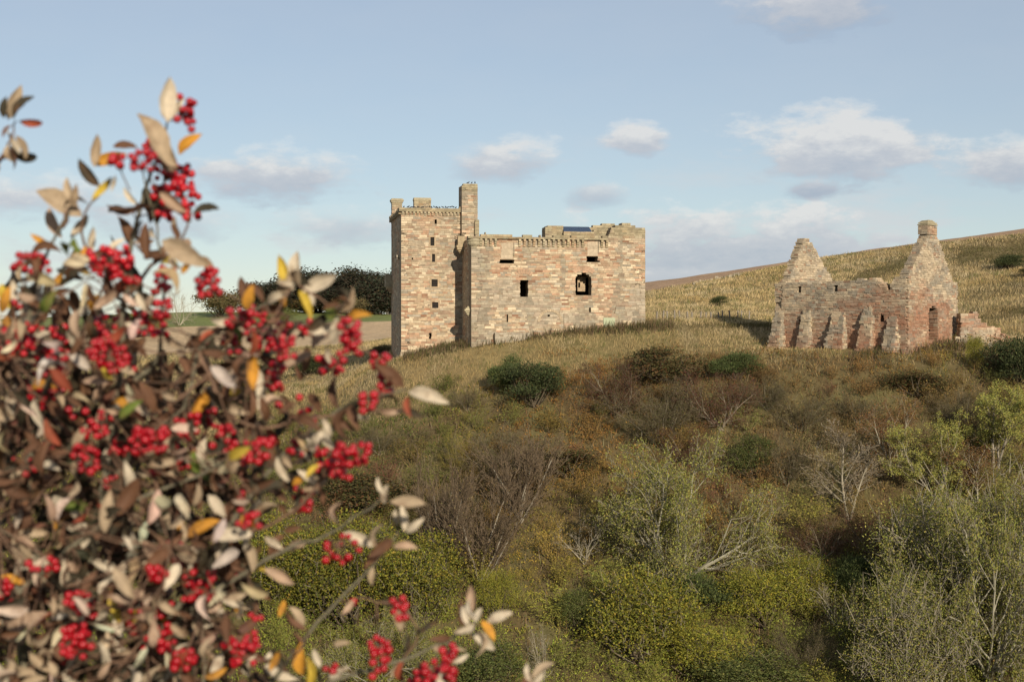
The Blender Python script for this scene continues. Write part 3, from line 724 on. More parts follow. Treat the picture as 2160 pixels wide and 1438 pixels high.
    finish_stones(300)
    return root, tow, tl, tp, wing, ws
castle, TOW, TL, TPAR, WING, STAIR = build_castle()

# birds along the tower head
def build_birds():
    # one small perched bird: body, head, tail, all one skin
    V = []; Q = []; prof = [(-.16, .10, .012), (-.09, .115, .03), (-.03, .125, .055), (.04, .14, .062), (.09, .165, .045), (.12, .19, .040), (.145, .205, .034), (.165, .2, .012), (.185, .195, .004)]; seg = 6
    for (x, z, r) in prof:
        for k in range(seg):
            a = 2*math.pi*k/seg; V.append((x, math.cos(a)*r, z+math.sin(a)*r*1.05))
    for i in range(len(prof)-1):
        for k in range(seg): Q.append([i*seg+k, i*seg+(k+1) % seg, (i+1)*seg+(k+1) % seg, (i+1)*seg+k])
    for y in (-.02, .02):
        n = len(V); V += [(.02, y-.005, 0), (.02, y+.005, 0), (.03, y+.005, .1), (.03, y-.005, .1)]; Q.append([n, n+1, n+2, n+3])
    me = quad_mesh('bird', V, Q, smooth=True); me.materials.append(M['bird'])
    rn = random.Random(5)
    xs = [852, 861, 866, 871, 876, 881, 884, 889, 893, 899, 903, 907, 911, 916, 920, 923, 928, 935, 941, 944, 951, 957, 962]
    for px in xs:
        s = TPAR.s_at(px); z = TPAR.z_at(s, 439.6)+rn.uniform(-.06, .04)
        o = obj('bird', me); o.location = TPAR.pt(s, -.25+rn.uniform(-.1, .1), z); o.rotation_euler = (0, 0, rn.uniform(0, 6.28)); o.scale = (1.5,)*3
        tag(o, 'small dark bird perched in the row along the castle tower parapet', 'bird', 'birds along the tower parapet')
    for px in (988, 996, 1003):
        s = STAIR.s_at(px); o = obj('bird', me); o.location = STAIR.pt(s, -.5, STAIR.z_at(s, 387.9)); o.rotation_euler = (0, 0, rn.uniform(0, 6.28)); o.scale = (1.5,)*3
        tag(o, 'small dark bird perched on top of the tall stair head', 'bird', 'birds on the stair head')
build_birds()

# ------------------------------------------------------------------ roofless ruin with two gables
def build_ruin():
    b_ = R(46); Y0 = 172.0; C = Vector(((1915-CX)/F*Y0, Y0))
    root = empty('ruined_building', (C.x, C.y, float(terrain(C.x, C.y))), 'roofless red stone ruin with two gables and buttresses beside the castle', 'ruin')
    ul = Vector((-math.cos(b_), math.sin(b_))); nl = Vector((-math.sin(b_), -math.cos(b_)))
    ug = Vector((math.sin(b_), math.cos(b_))); ng = Vector((math.cos(b_), -math.sin(b_)))
    lw = Wall(C, u=ul, n=nl); L = lw.s_at(1645.5); gw = Wall(C, u=ug, n=ng); W = gw.s_at(2021.5)
    rc = ruin_colour(.50, 2.4); kw = dict(course=(.16, .32), length=(.26, .85), proud=(.0, .05), jit=.022, loose=.06, mat='rubble_core', gap=.034, endrag=.40)
    zb = lambda s: lw.z_at(s, 752)
    holes = [rect(lw, 1682, 603, 1689.5, 618.5, .03), rect(lw, 1758, 600, 1767, 616, .03), rect(lw, 1686, 675, 1697, 687, .04), arch(lw, 1854.5, 662.5, 1865, 680.5, .5, .04), rect(lw, 1663, 620, 1666.5, 622.8), rect(lw, 1872, 599, 1877, 611, .2)]
    zt = path_z(lw, [(1640, 600), (1655, 596), (1750, 594), (1772, 594), (1784, 590), (1805, 589), (1852, 588), (1862, 595), (1871, 600), (1876, 596), (1884, 585), (1914, 584)])
    masonry(root, 'long_wall', lw, 0, L, zb, zt, holes, 51, colour=rc, thick=1.3, ragged=.28, **kw)
    dh = [arch(gw, 1959.5, 646, 1978.5, 716, .8, .09)]
    gt = path_z(gw, [(1914, 580), (1936, 537), (1956, 493), (1957, 480), (1975, 480), (1976, 490), (1993, 540), (2010, 589), (2013, 593), (2022, 597)])
    masonry(root, 'gable_wall', gw, 0, W, lambda s: gw.z_at(s, 738), gt, dh, 52, colour=ruin_colour(.40, 3.4), thick=1.2, ragged=.3, front=-.012, **kw)
    # wall inside the doorway, seen lit at its right side
    # far gable over the left end
    Pf = C+ul*(L-.2); fg = Wall(Pf, u=ug, n=ng)
    ft = path_z(fg, [(1640, 600), (1662, 590), (1679, 546), (1695, 503), (1706, 502), (1711, 508), (1733, 548), (1756, 588), (1770, 616)])
    masonry(root, 'far_gable_wall', fg, 0, fg.s_at(1768), lambda s: lw.z_at(L, 740)+0*s, ft, [], 53, colour=ruin_colour(.22, 3.0), thick=1.1, ragged=.3, front=0, **kw)
    bw = Wall(C+ug*(W-1.0), u=ul, n=-nl)
    masonry(root, 'back_wall', bw, 0, L, lambda s: zb(s), lambda s: lw.z_at(s, 604), [], 54, colour=rc, thick=1.0, ragged=.5, keep=False, **kw)
    # chimney on the near gable
    a, c = gw.s_at(1954.5), gw.s_at(1974.5); z0 = gw.z_at(a, 492); z1 = gw.z_at(a, 474)
    ch = Wall(C+ng*.12, u=ug, n=ng)
    masonry(root, 'chimney', ch, a, c, lambda s: z0+.4+0*s, lambda s: z1+0*s, [], 55, colour=ruin_colour(.1), thick=1.3, course=(.22, .34), length=(.3, .7), mat='rubble_core')
    chs = Wall(ch.P+ug*a, u=-ng, n=-ug); masonry(root, 'chimney_side', chs, 0, 1.3, lambda s: z0+.4+0*s, lambda s: z1+0*s, [], 56, colour=ruin_colour(.1), thick=.4, front=-.012, mat='rubble_core')
    b = Boxes(); b.add(ch.box(a-.07, c+.07, -1.37, .07, z1-.02, z1+.12, .02), mixc(GREY, OLD, .6))
    zz = z1+.17
    for (i, (q, h)) in enumerate(((.02, .16), (.3, .14), (.55, .12))):
        b.add(ch.box(a+q*.8, c-q*1.1, -1.3+q*.3, -q*.3, zz, zz+h, .05), mixc(GREY, OLD, .6)); zz += h+.005
    obj('chimney_cap', local(b.mesh('chimney_cap'), root), M['stone'], root)
    # sloping buttresses, rough stone
    def buttress(px0, px1, ytop, ybot, dep, seed):
        rn = random.Random(seed); a, c = sorted((lw.s_at(px0), lw.s_at(px1))); zt_ = lw.z_at(a, ytop); zb_ = lw.z_at(a, ybot)-.5; bx = Boxes(); z = zb_; col = ruin_colour(.25, 0)
        core = Boxes()
        while z < zt_:
            h = rn.uniform(.22, .38); t = (z-zb_)/(zt_-zb_); d = dep*(1-t)**.8+.1+rn.uniform(-.1, .1); k = max(0, t-.25)*.22*(c-a)+rn.uniform(-.14, .14); e = max(0, t-.4)*.3*(c-a)+rn.uniform(-.12, .12)
            s = a+e; sb = c-k
            core.add(lw.box(s+.05, sb-.05, -.1, d-.06, z, z+h))
            while s < sb-.05:
                l = rn.uniform(.35, .9); q = min(s+l, sb)
                if sb-q < .2: q = sb
                bx.add(lw.box(s+.015, q-.015, -.1, d+rn.uniform(-.05, .06), z+.008, z+h-.008, .025, rn), col(rn, s, z)); s = q
            for e2, sg in ((a+e, -1), (c-k, 1)):
                dd = .0
                while dd < d-.12:
                    nd = min(dd+rn.uniform(.25, .6), d-.02); o_ = rn.uniform(.01, .05); bx.add(lw.box(min(e2, e2+sg*o_)-(.15 if sg > 0 else 0), max(e2, e2+sg*o_)+(.15 if sg < 0 else 0), dd+.01, nd-.01, z+.012, z+h-.012, .01, rn), col(rn, s+dd*3, z+dd)); dd = nd
            z += h
        o = obj('buttress', local(core.mesh('buttress'), root), M['rubble_core'], root)
        q = obj('stonework', local(bx.mesh('stonework'), root), M['stone'], o); q['kind'] = 'stuff'
    for k, q in enumerate(((1634, 1656, 658, 738, 1.6), (1692, 1714, 654, 742, 1.45), (1752, 1788, 662, 742, 1.55), (1818, 1846, 650, 738, 1.4), (1870, 1898, 672, 735, 1.2))): buttress(*q, seed=60+k)
    v = Boxes(); v.add(lw.box(1.0, L-1.0, -11.0, -1.0, lw.z_at(9, 640)-.4, lw.z_at(9, 640))); obj('vault', local(v.mesh('vault'), root), M['rubble_core'], root)
    finish_stones(300)
    # broken wall and fallen stone to the right
    E = C+ug*(W-.2)+Vector((-.5, -2.6)); e = empty('rubble_wall', (E.x, E.y, float(terrain(E.x, E.y))), 'low broken stone wall with fallen rubble beside the gabled ruin', 'wall')
    # wall line runs on to the right
    rw = Wall(E, u=Vector((.985, .174)), n=Vector((.174, -.985)))
    rt = path_z(rw, [(2018, 665), (2026, 658), (2040, 661), (2055, 654), (2064, 654), (2069, 672), (2076, 682), (2095, 686), (2112, 694)])
    masonry(e, 'ruined_wall', rw, 0, rw.s_at(2112), lambda s: rw.z_at(s, 712), rt, [], 71, colour=ruin_colour(.3, 1.0), thick=1.0, ragged=.25, **kw)
    finish_stones(120)
    rn = random.Random(9); bx = Boxes()
    for i in range(420):
        px = rn.uniform(2015, 2122); s = rw.s_at(px); d = abs(rn.gauss(0, .9))+.1; h = max(0, .9-d*.42)*rn.random()
        p = rw.pt(s, d, 0); z = float(terrain(p[0], p[1])); r = rn.uniform(.1, .26); col = ruin_colour(.25)(rn, s, z)
        bx.box(p[0]-r, p[0]+r*rn.uniform(.6, 1.3), p[1]-r, p[1]+r, z+h-.1, z+h+r*rn.uniform(.6, 1.4), col)
        v = np.array(bx.v[-1])+np.random.default_rng(i).uniform(-.07, .07, (8, 3)); bx.v[-1] = [tuple(q) for q in v]
    o = obj('rubble', local(bx.mesh('rubble'), e), M['stone'], e); o['kind'] = 'stuff'
build_ruin()

# loose wall of field stones on the hill crest
def build_field_wall():
    rn = random.Random(77); X, Y, Z = ground_at(1530, 583)
    root = empty('field_stones', (X, Y, Z), 'line of tumbled field stones on the hill crest behind the ruin', 'stones'); bx = Boxes()
    for i in range(46):
        t = rn.random(); px = 1462+t*100; py = 598-t*22+(0 if rn.random() < .7 else rn.uniform(-3, 3)); x, y, z = ground_at(px, py+2.5); r = rn.uniform(.14, .34)
        bx.box(x-r, x+r, y-r*.7, y+r*.7, z-.1, z+r*rn.uniform(.9, 1.8), shade(GREY, rn.uniform(.55, .95))); v = np.array(bx.v[-1])+np.random.default_rng(i).uniform(-.09, .09, (8, 3)); bx.v[-1] = [tuple(q) for q in v]
    o = obj('rubble', local(bx.mesh('rubble'), root), M['stone'], root); o['kind'] = 'stuff'
build_field_wall()
def build_fence():
    pts = []
    for px in range(1384, 1586, 13): pts.append(ground_at(px+random.uniform(-3, 3), 674-(px-1384)*.004))
    root = empty('wire_fence', pts[0], 'grey post and wire fence at the foot of the grassy hill', 'fence')
    for i, p in enumerate(pts):
        h = random.uniform(1.0, 1.35); b = Boxes(); b.box(-.08, .08, -.08, .08, -.3, h); o = obj('post', b.mesh('post'), M['wood'], root); o.location = Vector(p)-root.location; o.rotation_euler = (random.uniform(-.06, .06), random.uniform(-.08, .08), random.random())
    for h in (.45, .75, 1.0):
        a = np.array(pts[:-1])+[0, 0, h]; b = np.array(pts[1:])+[0, 0, h]; V, Q = tubes(a, b, np.full(len(a), .008), np.full(len(a), .008), 3); obj('wire', local(quad_mesh('wire', V, Q), root), M['metal'], root)
build_fence()

# ------------------------------------------------------------------ plants: shared shapes
def jitter_col(base, n, rng, dv=.25, dh=.12):
    b = np.array(base)[None]; c = b*(1+rng.uniform(-dv, dv, (n, 1)))*(1+rng.uniform(-dh, dh, (n, 3))); return np.clip(c, .003, 1)
def pick_cols(cols, n, rng, **k):
    w = np.array([c[1] for c in cols], float); w /= w.sum(); i = rng.choice(len(cols), n, p=w)
    return jitter_col((0, 0, 0), n, rng)*0+np.array([c[0] for c in cols])[i]*(1+rng.uniform(-.18, .18, (n, 1)))*(1+rng.uniform(-.1, .1, (n, 3)))

def grow_tree(seed, stems=3, levels=3, nseg=(6, 4, 3, 2), kids=(2.0, 2.0, 1.6), ang=(35, 38, 40), ratio=(.55, .6, .6), lean=25, wob=.12, up=(.06, .05, .0, -.02), r0=.03, thin=.55, start=.3, height=1.0):
    """branch segments per level and twig tips of one tree, about one unit high"""
    rn = random.Random(seed); segs = [[] for _ in range(levels+1)]; tips = []
    def go(p, d, L, r, lev):
        n = nseg[lev]; st = L/n
        for i in range(n):
            d = (d+Vector((rn.gauss(0, wob), rn.gauss(0, wob), rn.gauss(0, wob)+up[lev]))).normalized()
            q = p+d*st; r2 = r*(1-.75*(1.0/n)*(1 if lev else .9))
            r2 = max(r*(1-.8/n), .0012); segs[lev].append((tuple(p), tuple(q), r, r2))
            if lev < levels:
                if lev > 0 or (i+1)/n >= start:
                    k = kids[lev]; k = int(k)+(rn.random() < k-int(k))
                    for _ in range(k):
                        a = R(ang[lev]*rn.uniform(.6, 1.35)); ax = d.orthogonal().normalized(); ax.rotate(Matrix.Rotation(rn.uniform(0, 6.283), 3, d)); e = d.copy(); e.rotate(Matrix.Rotation(a, 3, ax))
                        go(q, e, L*ratio[lev]*rn.uniform(.55, 1.15)*(1-.35*(i/n)), max(r2*thin, .0012), lev+1)
            else: tips.append((tuple(q), tuple(d)))
            p, r = q, r2
    for k in range(stems):
        az = 2*math.pi*(k+rn.random()*.7)/stems; t = R(lean*rn.uniform(.35, 1.1)) if stems > 1 else R(lean*.3*rn.random())
        go(Vector((rn.gauss(0, .015), rn.gauss(0, .015), -.03)), Vector((math.cos(az)*math.sin(t), math.sin(az)*math.sin(t), math.cos(t))), height*rn.uniform(.55, .8), r0*rn.uniform(.7, 1.1), 0)
    return segs, tips
def bark_mesh(name, segs, col, sides=4, seed=0):
    P0 = np.array([s[0] for s in segs]); P1 = np.array([s[1] for s in segs]); r0 = np.array([s[2] for s in segs]); r1 = np.array([s[3] for s in segs]); V, Q = tubes(P0, P1, r0, r1, sides) if sides > 2 else strips(P0, P1, r0, r1, seed)
    rng = np.random.default_rng(seed); c = np.array(col)[None]*(1+rng.uniform(-.2, .2, (len(segs), 1))); return V, Q, np.repeat(c, 2*sides, 0)
def join(parts):
    V = []; Q = []; C = []; o = 0
    for v, q, c in parts: V.append(v); Q.append(q+o); C.append(c); o += len(v)
    return np.concatenate(V), np.concatenate(Q), np.concatenate(C)
def leaf_cloud(centres, axis, rng, n, spread, ln, wd, cols, droop=0.0, tuft=1):
    """n leaves round the given points"""
    i = rng.integers(0, max(1, len(centres)), n); c = centres[i]+rng.normal(size=(n, 3))*spread
    a = axis[i]*.7+unit(n, rng)*.9; a[:, 2] -= droop; a /= np.linalg.norm(a, axis=1, keepdims=True); s = perp(a, rng)
    k = rng.uniform(.6, 1.3, n); V, Q = leaf_quads(c, a, s, ln*k, wd*k); return V, Q, np.repeat(pick_cols(cols, n, rng), 4, 0)
def normalise(parts):
    """scale to one unit high and one unit wide about the foot"""
    V = np.concatenate([p[0] for p in parts]); h = np.percentile(V[:, 2], 99.7); r = np.percentile(np.hypot(V[:, 0], V[:, 1]), 98)
    return [(p[0]*np.array([.5/r, .5/r, 1/h]), p[1], p[2]) for p in parts]
MESHES = {}
def tree_kind(key, nvar, make):
    out = []
    for v in range(nvar):
        parts = make(abs(hash(key)) % 1000 * 0+sum(map(ord, key))*13+v*101)
        mt = quad_mesh(key+'_trunk', *parts[0]); mt.materials.append(M['bark']); mc = quad_mesh(key+'_crown', *parts[1]); mc.materials.append(M['leaf']); out.append((mt, mc))
    MESHES[key] = out
def make_tree(bark, twig, cols, n, ln, wd, spread=.02, droop=.1, twigcut=2, lsides=5, tuft=1.0, **kw):
    def f(seed):
        rng = np.random.default_rng(seed); segs, tips = grow_tree(seed, **kw)
        big = [s for l in segs[:twigcut] for s in l]; small = [s for l in segs[twigcut:] for s in l]
        T = bark_mesh('t', big, bark, lsides, seed); parts = [bark_mesh('w', small, twig, 2, seed+1)]
        tp = np.array([t[0] for t in tips]); td = np.array([t[1] for t in tips])
        if tuft < 1: j = rng.random(len(tp)) < tuft; tp = tp[j]; td = td[j]
        if n: parts.append(leaf_cloud(tp, td, rng, n, spread, ln, wd, cols, droop))
        return normalise([T, join(parts)])
    return f
def make_bush(cols, n, ln, wd, lobes=14, flat=1.0, stem=(.09, .07, .045), droop=0.0, updir=.35, inner=.25, spiky=0.0, twigs=0, twigcol=(.16, .13, .09)):
    def f(seed):
        rng = np.random.default_rng(seed); cs = []
        for i in range(lobes):
            a = rng.uniform(0, 6.283); r = math.sqrt(rng.random())*.33; h = rng.uniform(.18, .74)*(1-.7*(r/.5)**2); cs.append((math.cos(a)*r, math.sin(a)*r, h, rng.uniform(.13, .24)))
        cs = np.array(cs); w = cs[:, 3]**2; i = rng.choice(lobes, n, p=w/w.sum()); d = unit(n, rng); d[:, 2] = np.where(d[:, 2] < -.3, -d[:, 2], d[:, 2]); rad = np.where(rng.random(n) < inner, rng.uniform(.4, 1, n), rng.normal(1, .20, n))
        c = cs[i, :3]+d*(cs[i, 3]*rad)[:, None]*np.array([1, 1, .95]); c[:, 2] = np.maximum(c[:, 2], .02)
        a = d*.5+unit(n, rng)*(.9-spiky*.6)+np.array([0, 0, updir-droop]); a /= np.linalg.norm(a, axis=1, keepdims=True); s = perp(a, rng); k = rng.uniform(.6, 1.35, n)
        V, Q = leaf_quads(c, a, s, ln*k, wd*k)
        lobecol = rng.uniform(.8, 1.2, lobes)[i][:, None]; C = np.repeat(pick_cols(cols, n, rng)*lobecol, 4, 0)
        segs = []
        for q in cs:
            p = np.array([rng.normal(0, .02), rng.normal(0, .02), -.03]); e = q[:3]; m = (p+e)/2+rng.normal(size=3)*.03; segs += [(tuple(p), tuple(m), .014, .010), (tuple(m), tuple(e), .010, .005)]
        parts = [(V, Q, C)]
        if twigs:
            j = rng.integers(0, lobes, twigs); p = cs[j, :3]+unit(twigs, rng)*(cs[j, 3]*.6)[:, None]; e = p+(unit(twigs, rng)*.7+np.array([0, 0, .5]))*rng.uniform(.07, .2, (twigs, 1)); Vt, Qt = tubes(p, e, np.full(twigs, .0035), np.full(twigs, .0012), 3); parts.append((Vt, Qt, np.repeat(np.array(twigcol)[None]*(1+rng.uniform(-.25, .25, (twigs, 1))), 6, 0)))
        return normalise([bark_mesh('s', segs, stem, 4, seed), join(parts)])
    return f
# leaf colours
YG = [((.27, .26, .065), 5), ((.19, .20, .045), 4), ((.31, .26, .07), 2), ((.12, .13, .03), 2)]
LIME = [((.37, .35, .085), 5), ((.29, .295, .075), 4), ((.22, .23, .06), 2), ((.36, .28, .07), 1)]
OLIVE = [((.21, .19, .028), 4), ((.155, .155, .025), 4), ((.25, .20, .03), 2), ((.105, .115, .022), 3)]
YELLOW = [((.27, .24, .035), 4), ((.22, .21, .032), 4), ((.155, .165, .03), 3)]
GREEN = [((.11, .125, .036), 4), ((.08, .095, .028), 3), ((.155, .155, .045), 2)]
GORSE = [((.055, .068, .026), 4), ((.04, .05, .02), 3), ((.085, .095, .035), 2)]
BROOM = [((.095, .115, .038), 4), ((.07, .085, .03), 3), ((.045, .06, .02), 2)]
HAW = [((.13, .065, .035), 4), ((.09, .055, .03), 3), ((.16, .045, .032), 2), ((.10, .095, .03), 3)]
RUSTL = [((.22, .10, .04), 4), ((.15, .075, .035), 3), ((.32, .20, .06), 2), ((.13, .11, .04), 2)]
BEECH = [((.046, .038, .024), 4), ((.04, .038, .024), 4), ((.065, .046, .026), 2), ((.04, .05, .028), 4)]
FEW = [((.24, .19, .08), 3), ((.19, .12, .05), 2)]
GREYB = [((.17, .14, .085), 3), ((.13, .11, .06), 2)]
PALE = (.30, .265, .19); GREYBARK = (.27, .235, .175); BROWNTW = (.165, .12, .075); REDTW = (.16, .085, .06)
tree_kind('willow', 3, make_tree(GREYBARK, BROWNTW, FEW, 1100, .011, .007, .02, 0, twigcut=1, stems=7, levels=3, nseg=(6, 5, 4, 2), kids=(2.1, 1.7, 1.5), ang=(18, 22, 28), ratio=(.6, .55, .5), lean=34, wob=.06, up=(.05, .05, .03, .02), r0=.011, thin=.6, start=.15))
tree_kind('ash', 2, make_tree((.25, .23, .165), (.19, .165, .11), YG, 32000, .0112, .0062, .0165, .35, tuft=.5, stems=6, levels=3, nseg=(6, 5, 4, 2), kids=(1.8, 1.7, 1.5), ang=(42, 40, 42), ratio=(.62, .6, .5), lean=66, wob=.19, up=(.03, .03, .02, 0), r0=.0125, thin=.6, start=.15))
tree_kind('lime', 2, make_tree(GREYBARK, (.21, .18, .11), LIME, 19000, .0145, .0075, .017, .5, tuft=.45, stems=3, levels=3, nseg=(7, 4, 3, 2), kids=(2.0, 1.7, 1.3), ang=(38, 36, 38), ratio=(.5, .55, .5), lean=20, wob=.1, up=(.06, .05, .02, 0), r0=.014, thin=.55, start=.2))
tree_kind('rusty', 2, make_tree(PALE, (.20, .15, .1), RUSTL, 9000, .014, .008, .025, .3, stems=3, levels=3, nseg=(7, 4, 3, 2), kids=(2.0, 1.7, 1.3), ang=(32, 36, 38), ratio=(.5, .55, .5), lean=20, wob=.08, up=(.06, .05, .02, 0), r0=.014, thin=.55, start=.15))
tree_kind('birch', 2, make_tree((.32, .28, .2), (.215, .175, .12), FEW, 500, .01, .007, .02, 0, stems=2, levels=3, nseg=(8, 4, 4, 2), kids=(2.4, 2.0, 1.7), ang=(36, 34, 36), ratio=(.42, .55, .5), lean=17, wob=.05, up=(.05, .07, .03, 0), r0=.0095, thin=.5, start=.15))
tree_kind('snag', 2, make_tree(PALE, (.29, .25, .18), FEW, 400, .014, .008, .02, 0, stems=5, levels=3, nseg=(5, 4, 3, 2), kids=(1.6, 1.5, 1.0), ang=(42, 44, 46), ratio=(.55, .6, .5), lean=50, wob=.2, up=(.02, .02, .01, 0), r0=.015, thin=.6, start=.2))
tree_kind('hawthorn', 2, make_tree((.20, .165, .115), (.115, .07, .048), HAW, 13000, .015, .008, .026, .15, stems=6, levels=3, nseg=(5, 4, 4, 2), kids=(2.0, 1.8, 1.5), ang=(40, 44, 46), ratio=(.6, .62, .5), lean=55, wob=.14, up=(.02, .02, .01, 0), r0=.013, thin=.6, start=.1))
tree_kind('grey_shrub', 2, make_tree((.22, .185, .125), (.145, .115, .068), GREYB+[((.15, .14, .045), 4), ((.10, .095, .032), 3)], 8500, .013, .007, .028, 0, twigcut=1, stems=8, levels=3, nseg=(5, 4, 4, 2), kids=(2.0, 1.8, 1.5), ang=(26, 30, 36), ratio=(.62, .6, .5), lean=52, wob=.09, up=(.03, .03, .02, 0), r0=.009, thin=.6, start=.1))
tree_kind('yellow_twig', 1, make_tree((.33, .27, .11), (.34, .26, .075), YELLOW, 3800, .018, .008, .02, 0, twigcut=1, stems=9, levels=3, nseg=(4, 4, 4, 2), kids=(2.0, 1.9, 1.5), ang=(26, 32, 36), ratio=(.62, .6, .5), lean=58, wob=.09, up=(.03, .03, .02, 0), r0=.009, thin=.6, start=.1))
tree_kind('beech', 2, make_tree((.15, .135, .11), (.085, .06, .045), BEECH, 17000, .030, .020, .06, .05, stems=2, levels=3, nseg=(6, 4, 3, 2), kids=(2.2, 2.0, 1.6), ang=(42, 42, 44), ratio=(.55, .6, .55), lean=16, wob=.1, up=(.05, .04, .02, 0), r0=.026, thin=.5, start=.2))
tree_kind('olive_bush', 2, make_bush(OLIVE, 15000, .020, .012, 30, inner=.25, twigs=420, twigcol=(.2, .17, .11)))
tree_kind('dome_ash', 2, make_bush(YG, 27000, .0125, .0065, 44, inner=.55, updir=.1, droop=.3, twigs=1700, twigcol=(.24, .21, .15), stem=(.26, .235, .17)))
tree_kind('yellow_bush', 1, make_bush(YELLOW, 11000, .027, .009, 20, updir=.6, twigs=200))
tree_kind('green_bush', 2, make_bush(GREEN, 11000, .025, .013, 22, droop=.6, twigs=200))
tree_kind('gorse', 3, make_bush(GORSE, 10000, .036, .011, 18, updir=.5, spiky=.6))
tree_kind('broom', 2, make_bush(BROOM, 9000, .055, .010, 14, updir=.9, spiky=.8))
tree_kind('bramble', 2, make_bush([((.12, .085, .035), 4), ((.09, .085, .03), 4), ((.17, .085, .035), 2), ((.06, .065, .022), 2)], 8000, .03, .02, 20, twigs=120))
tree_kind('tan_bush', 1, make_bush([((.17, .13, .055), 4), ((.13, .105, .045), 3), ((.10, .085, .04), 2)], 7000, .04, .024, 18))

CNT = {}; GROW = 1.28
def plant(kind, name, px, py, w, h, label, cat, group=None, dig=.0, Y=None, lean=0.0, rot=None):
    """a tree or bush standing on the ground at a place, w by h photograph pixels across"""
    if Y is None: X, Y, Z = ground_at(px, py)
    else: X = (px-CX)/F*Y; Z = float(terrain(X, Y))
    m = Y/F; k = CNT[kind] = CNT.get(kind, -1)+1; mt, mc = MESHES[kind][k % len(MESHES[kind])]
    rn = random.Random(int(px*31+py*7)); root = empty(name, (X, Y, Z-dig), label, cat, group)
    root.rotation_euler = (0, lean, rn.uniform(0, 6.283) if rot is None else rot); root.scale = (w*m*GROW, w*m*GROW, h*m*1.06)
    bush = kind.endswith('bush') or kind in ('gorse', 'broom', 'bramble', 'grey_shrub', 'hawthorn', 'yellow_twig')
    obj('stems' if bush else 'trunk', mt, None, root); c = obj('foliage' if bush else 'crown', mc, None, root)
    return root
# far wood on the skyline, left of the tower
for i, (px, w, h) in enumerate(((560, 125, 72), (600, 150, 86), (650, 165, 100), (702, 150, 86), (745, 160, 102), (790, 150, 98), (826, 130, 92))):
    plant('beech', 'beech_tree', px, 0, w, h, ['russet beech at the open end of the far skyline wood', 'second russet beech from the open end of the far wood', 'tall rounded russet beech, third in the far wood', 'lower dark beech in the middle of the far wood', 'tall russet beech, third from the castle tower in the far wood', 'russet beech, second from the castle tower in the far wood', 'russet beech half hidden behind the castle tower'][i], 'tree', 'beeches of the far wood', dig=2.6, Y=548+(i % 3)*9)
for i, (px, w) in enumerate(((590, 110), (670, 110), (790, 110))):
    plant('bramble', 'wood_edge_bush', px, 0, w, 34, ['dark undergrowth bush at the open end of the far wood', 'dark undergrowth bush under the middle of the far wood', 'dark undergrowth bush of the far wood next to the tower'][i], 'bush', 'undergrowth of the far wood', Y=552)
plant('tan_bush', 'round_tree', 738, 0, 62, 44, 'tan rounded tree in front of the far beech wood', 'tree', Y=505)
plant('tan_bush', 'round_tree', 462, 0, 84, 56, 'yellow brown rounded tree standing apart on the far skyline', 'tree', Y=520)
plant('snag', 'bare_tree', 378, 0, 80, 74, 'bare pale tree on the far green field', 'tree', Y=480)
plant('green_bush', 'hedge_bush', 590, 0, 60, 36, 'olive green bush on the far green field', 'bush', Y=470)
plant('olive_bush', 'hedge_bush', 285, 0, 100, 50, 'dull green bush beyond the berry branches below the bare tree', 'bush', Y=430)
for q in ((520, 815, 130, 48, 'wide dark gorse patch on the pale slope below the far field', 'gorse'), (655, 792, 110, 40, 'dark gorse patch on the slope between berries and tower', 'gorse'), (500, 862, 100, 34, 'low gorse patch under the wide dark one', 'gorse'),
          (808, 748, 46, 20, 'brown low scrub at the shaded corner of the tower', 'bramble'), (1515, 645, 32, 20, 'small lone gorse bush on the grassy hill between castle and ruin', 'gorse'), (2128, 568, 74, 30, 'dark gorse clump high on the hill right of the chimney gable', 'gorse'), (2168, 585, 40, 28, 'smaller gorse clump at the picture edge on the hill', 'gorse')):
    plant(q[5], 'gorse_bush' if q[5] == 'gorse' else 'scrub_bush', *q[:4], q[4], 'bush')
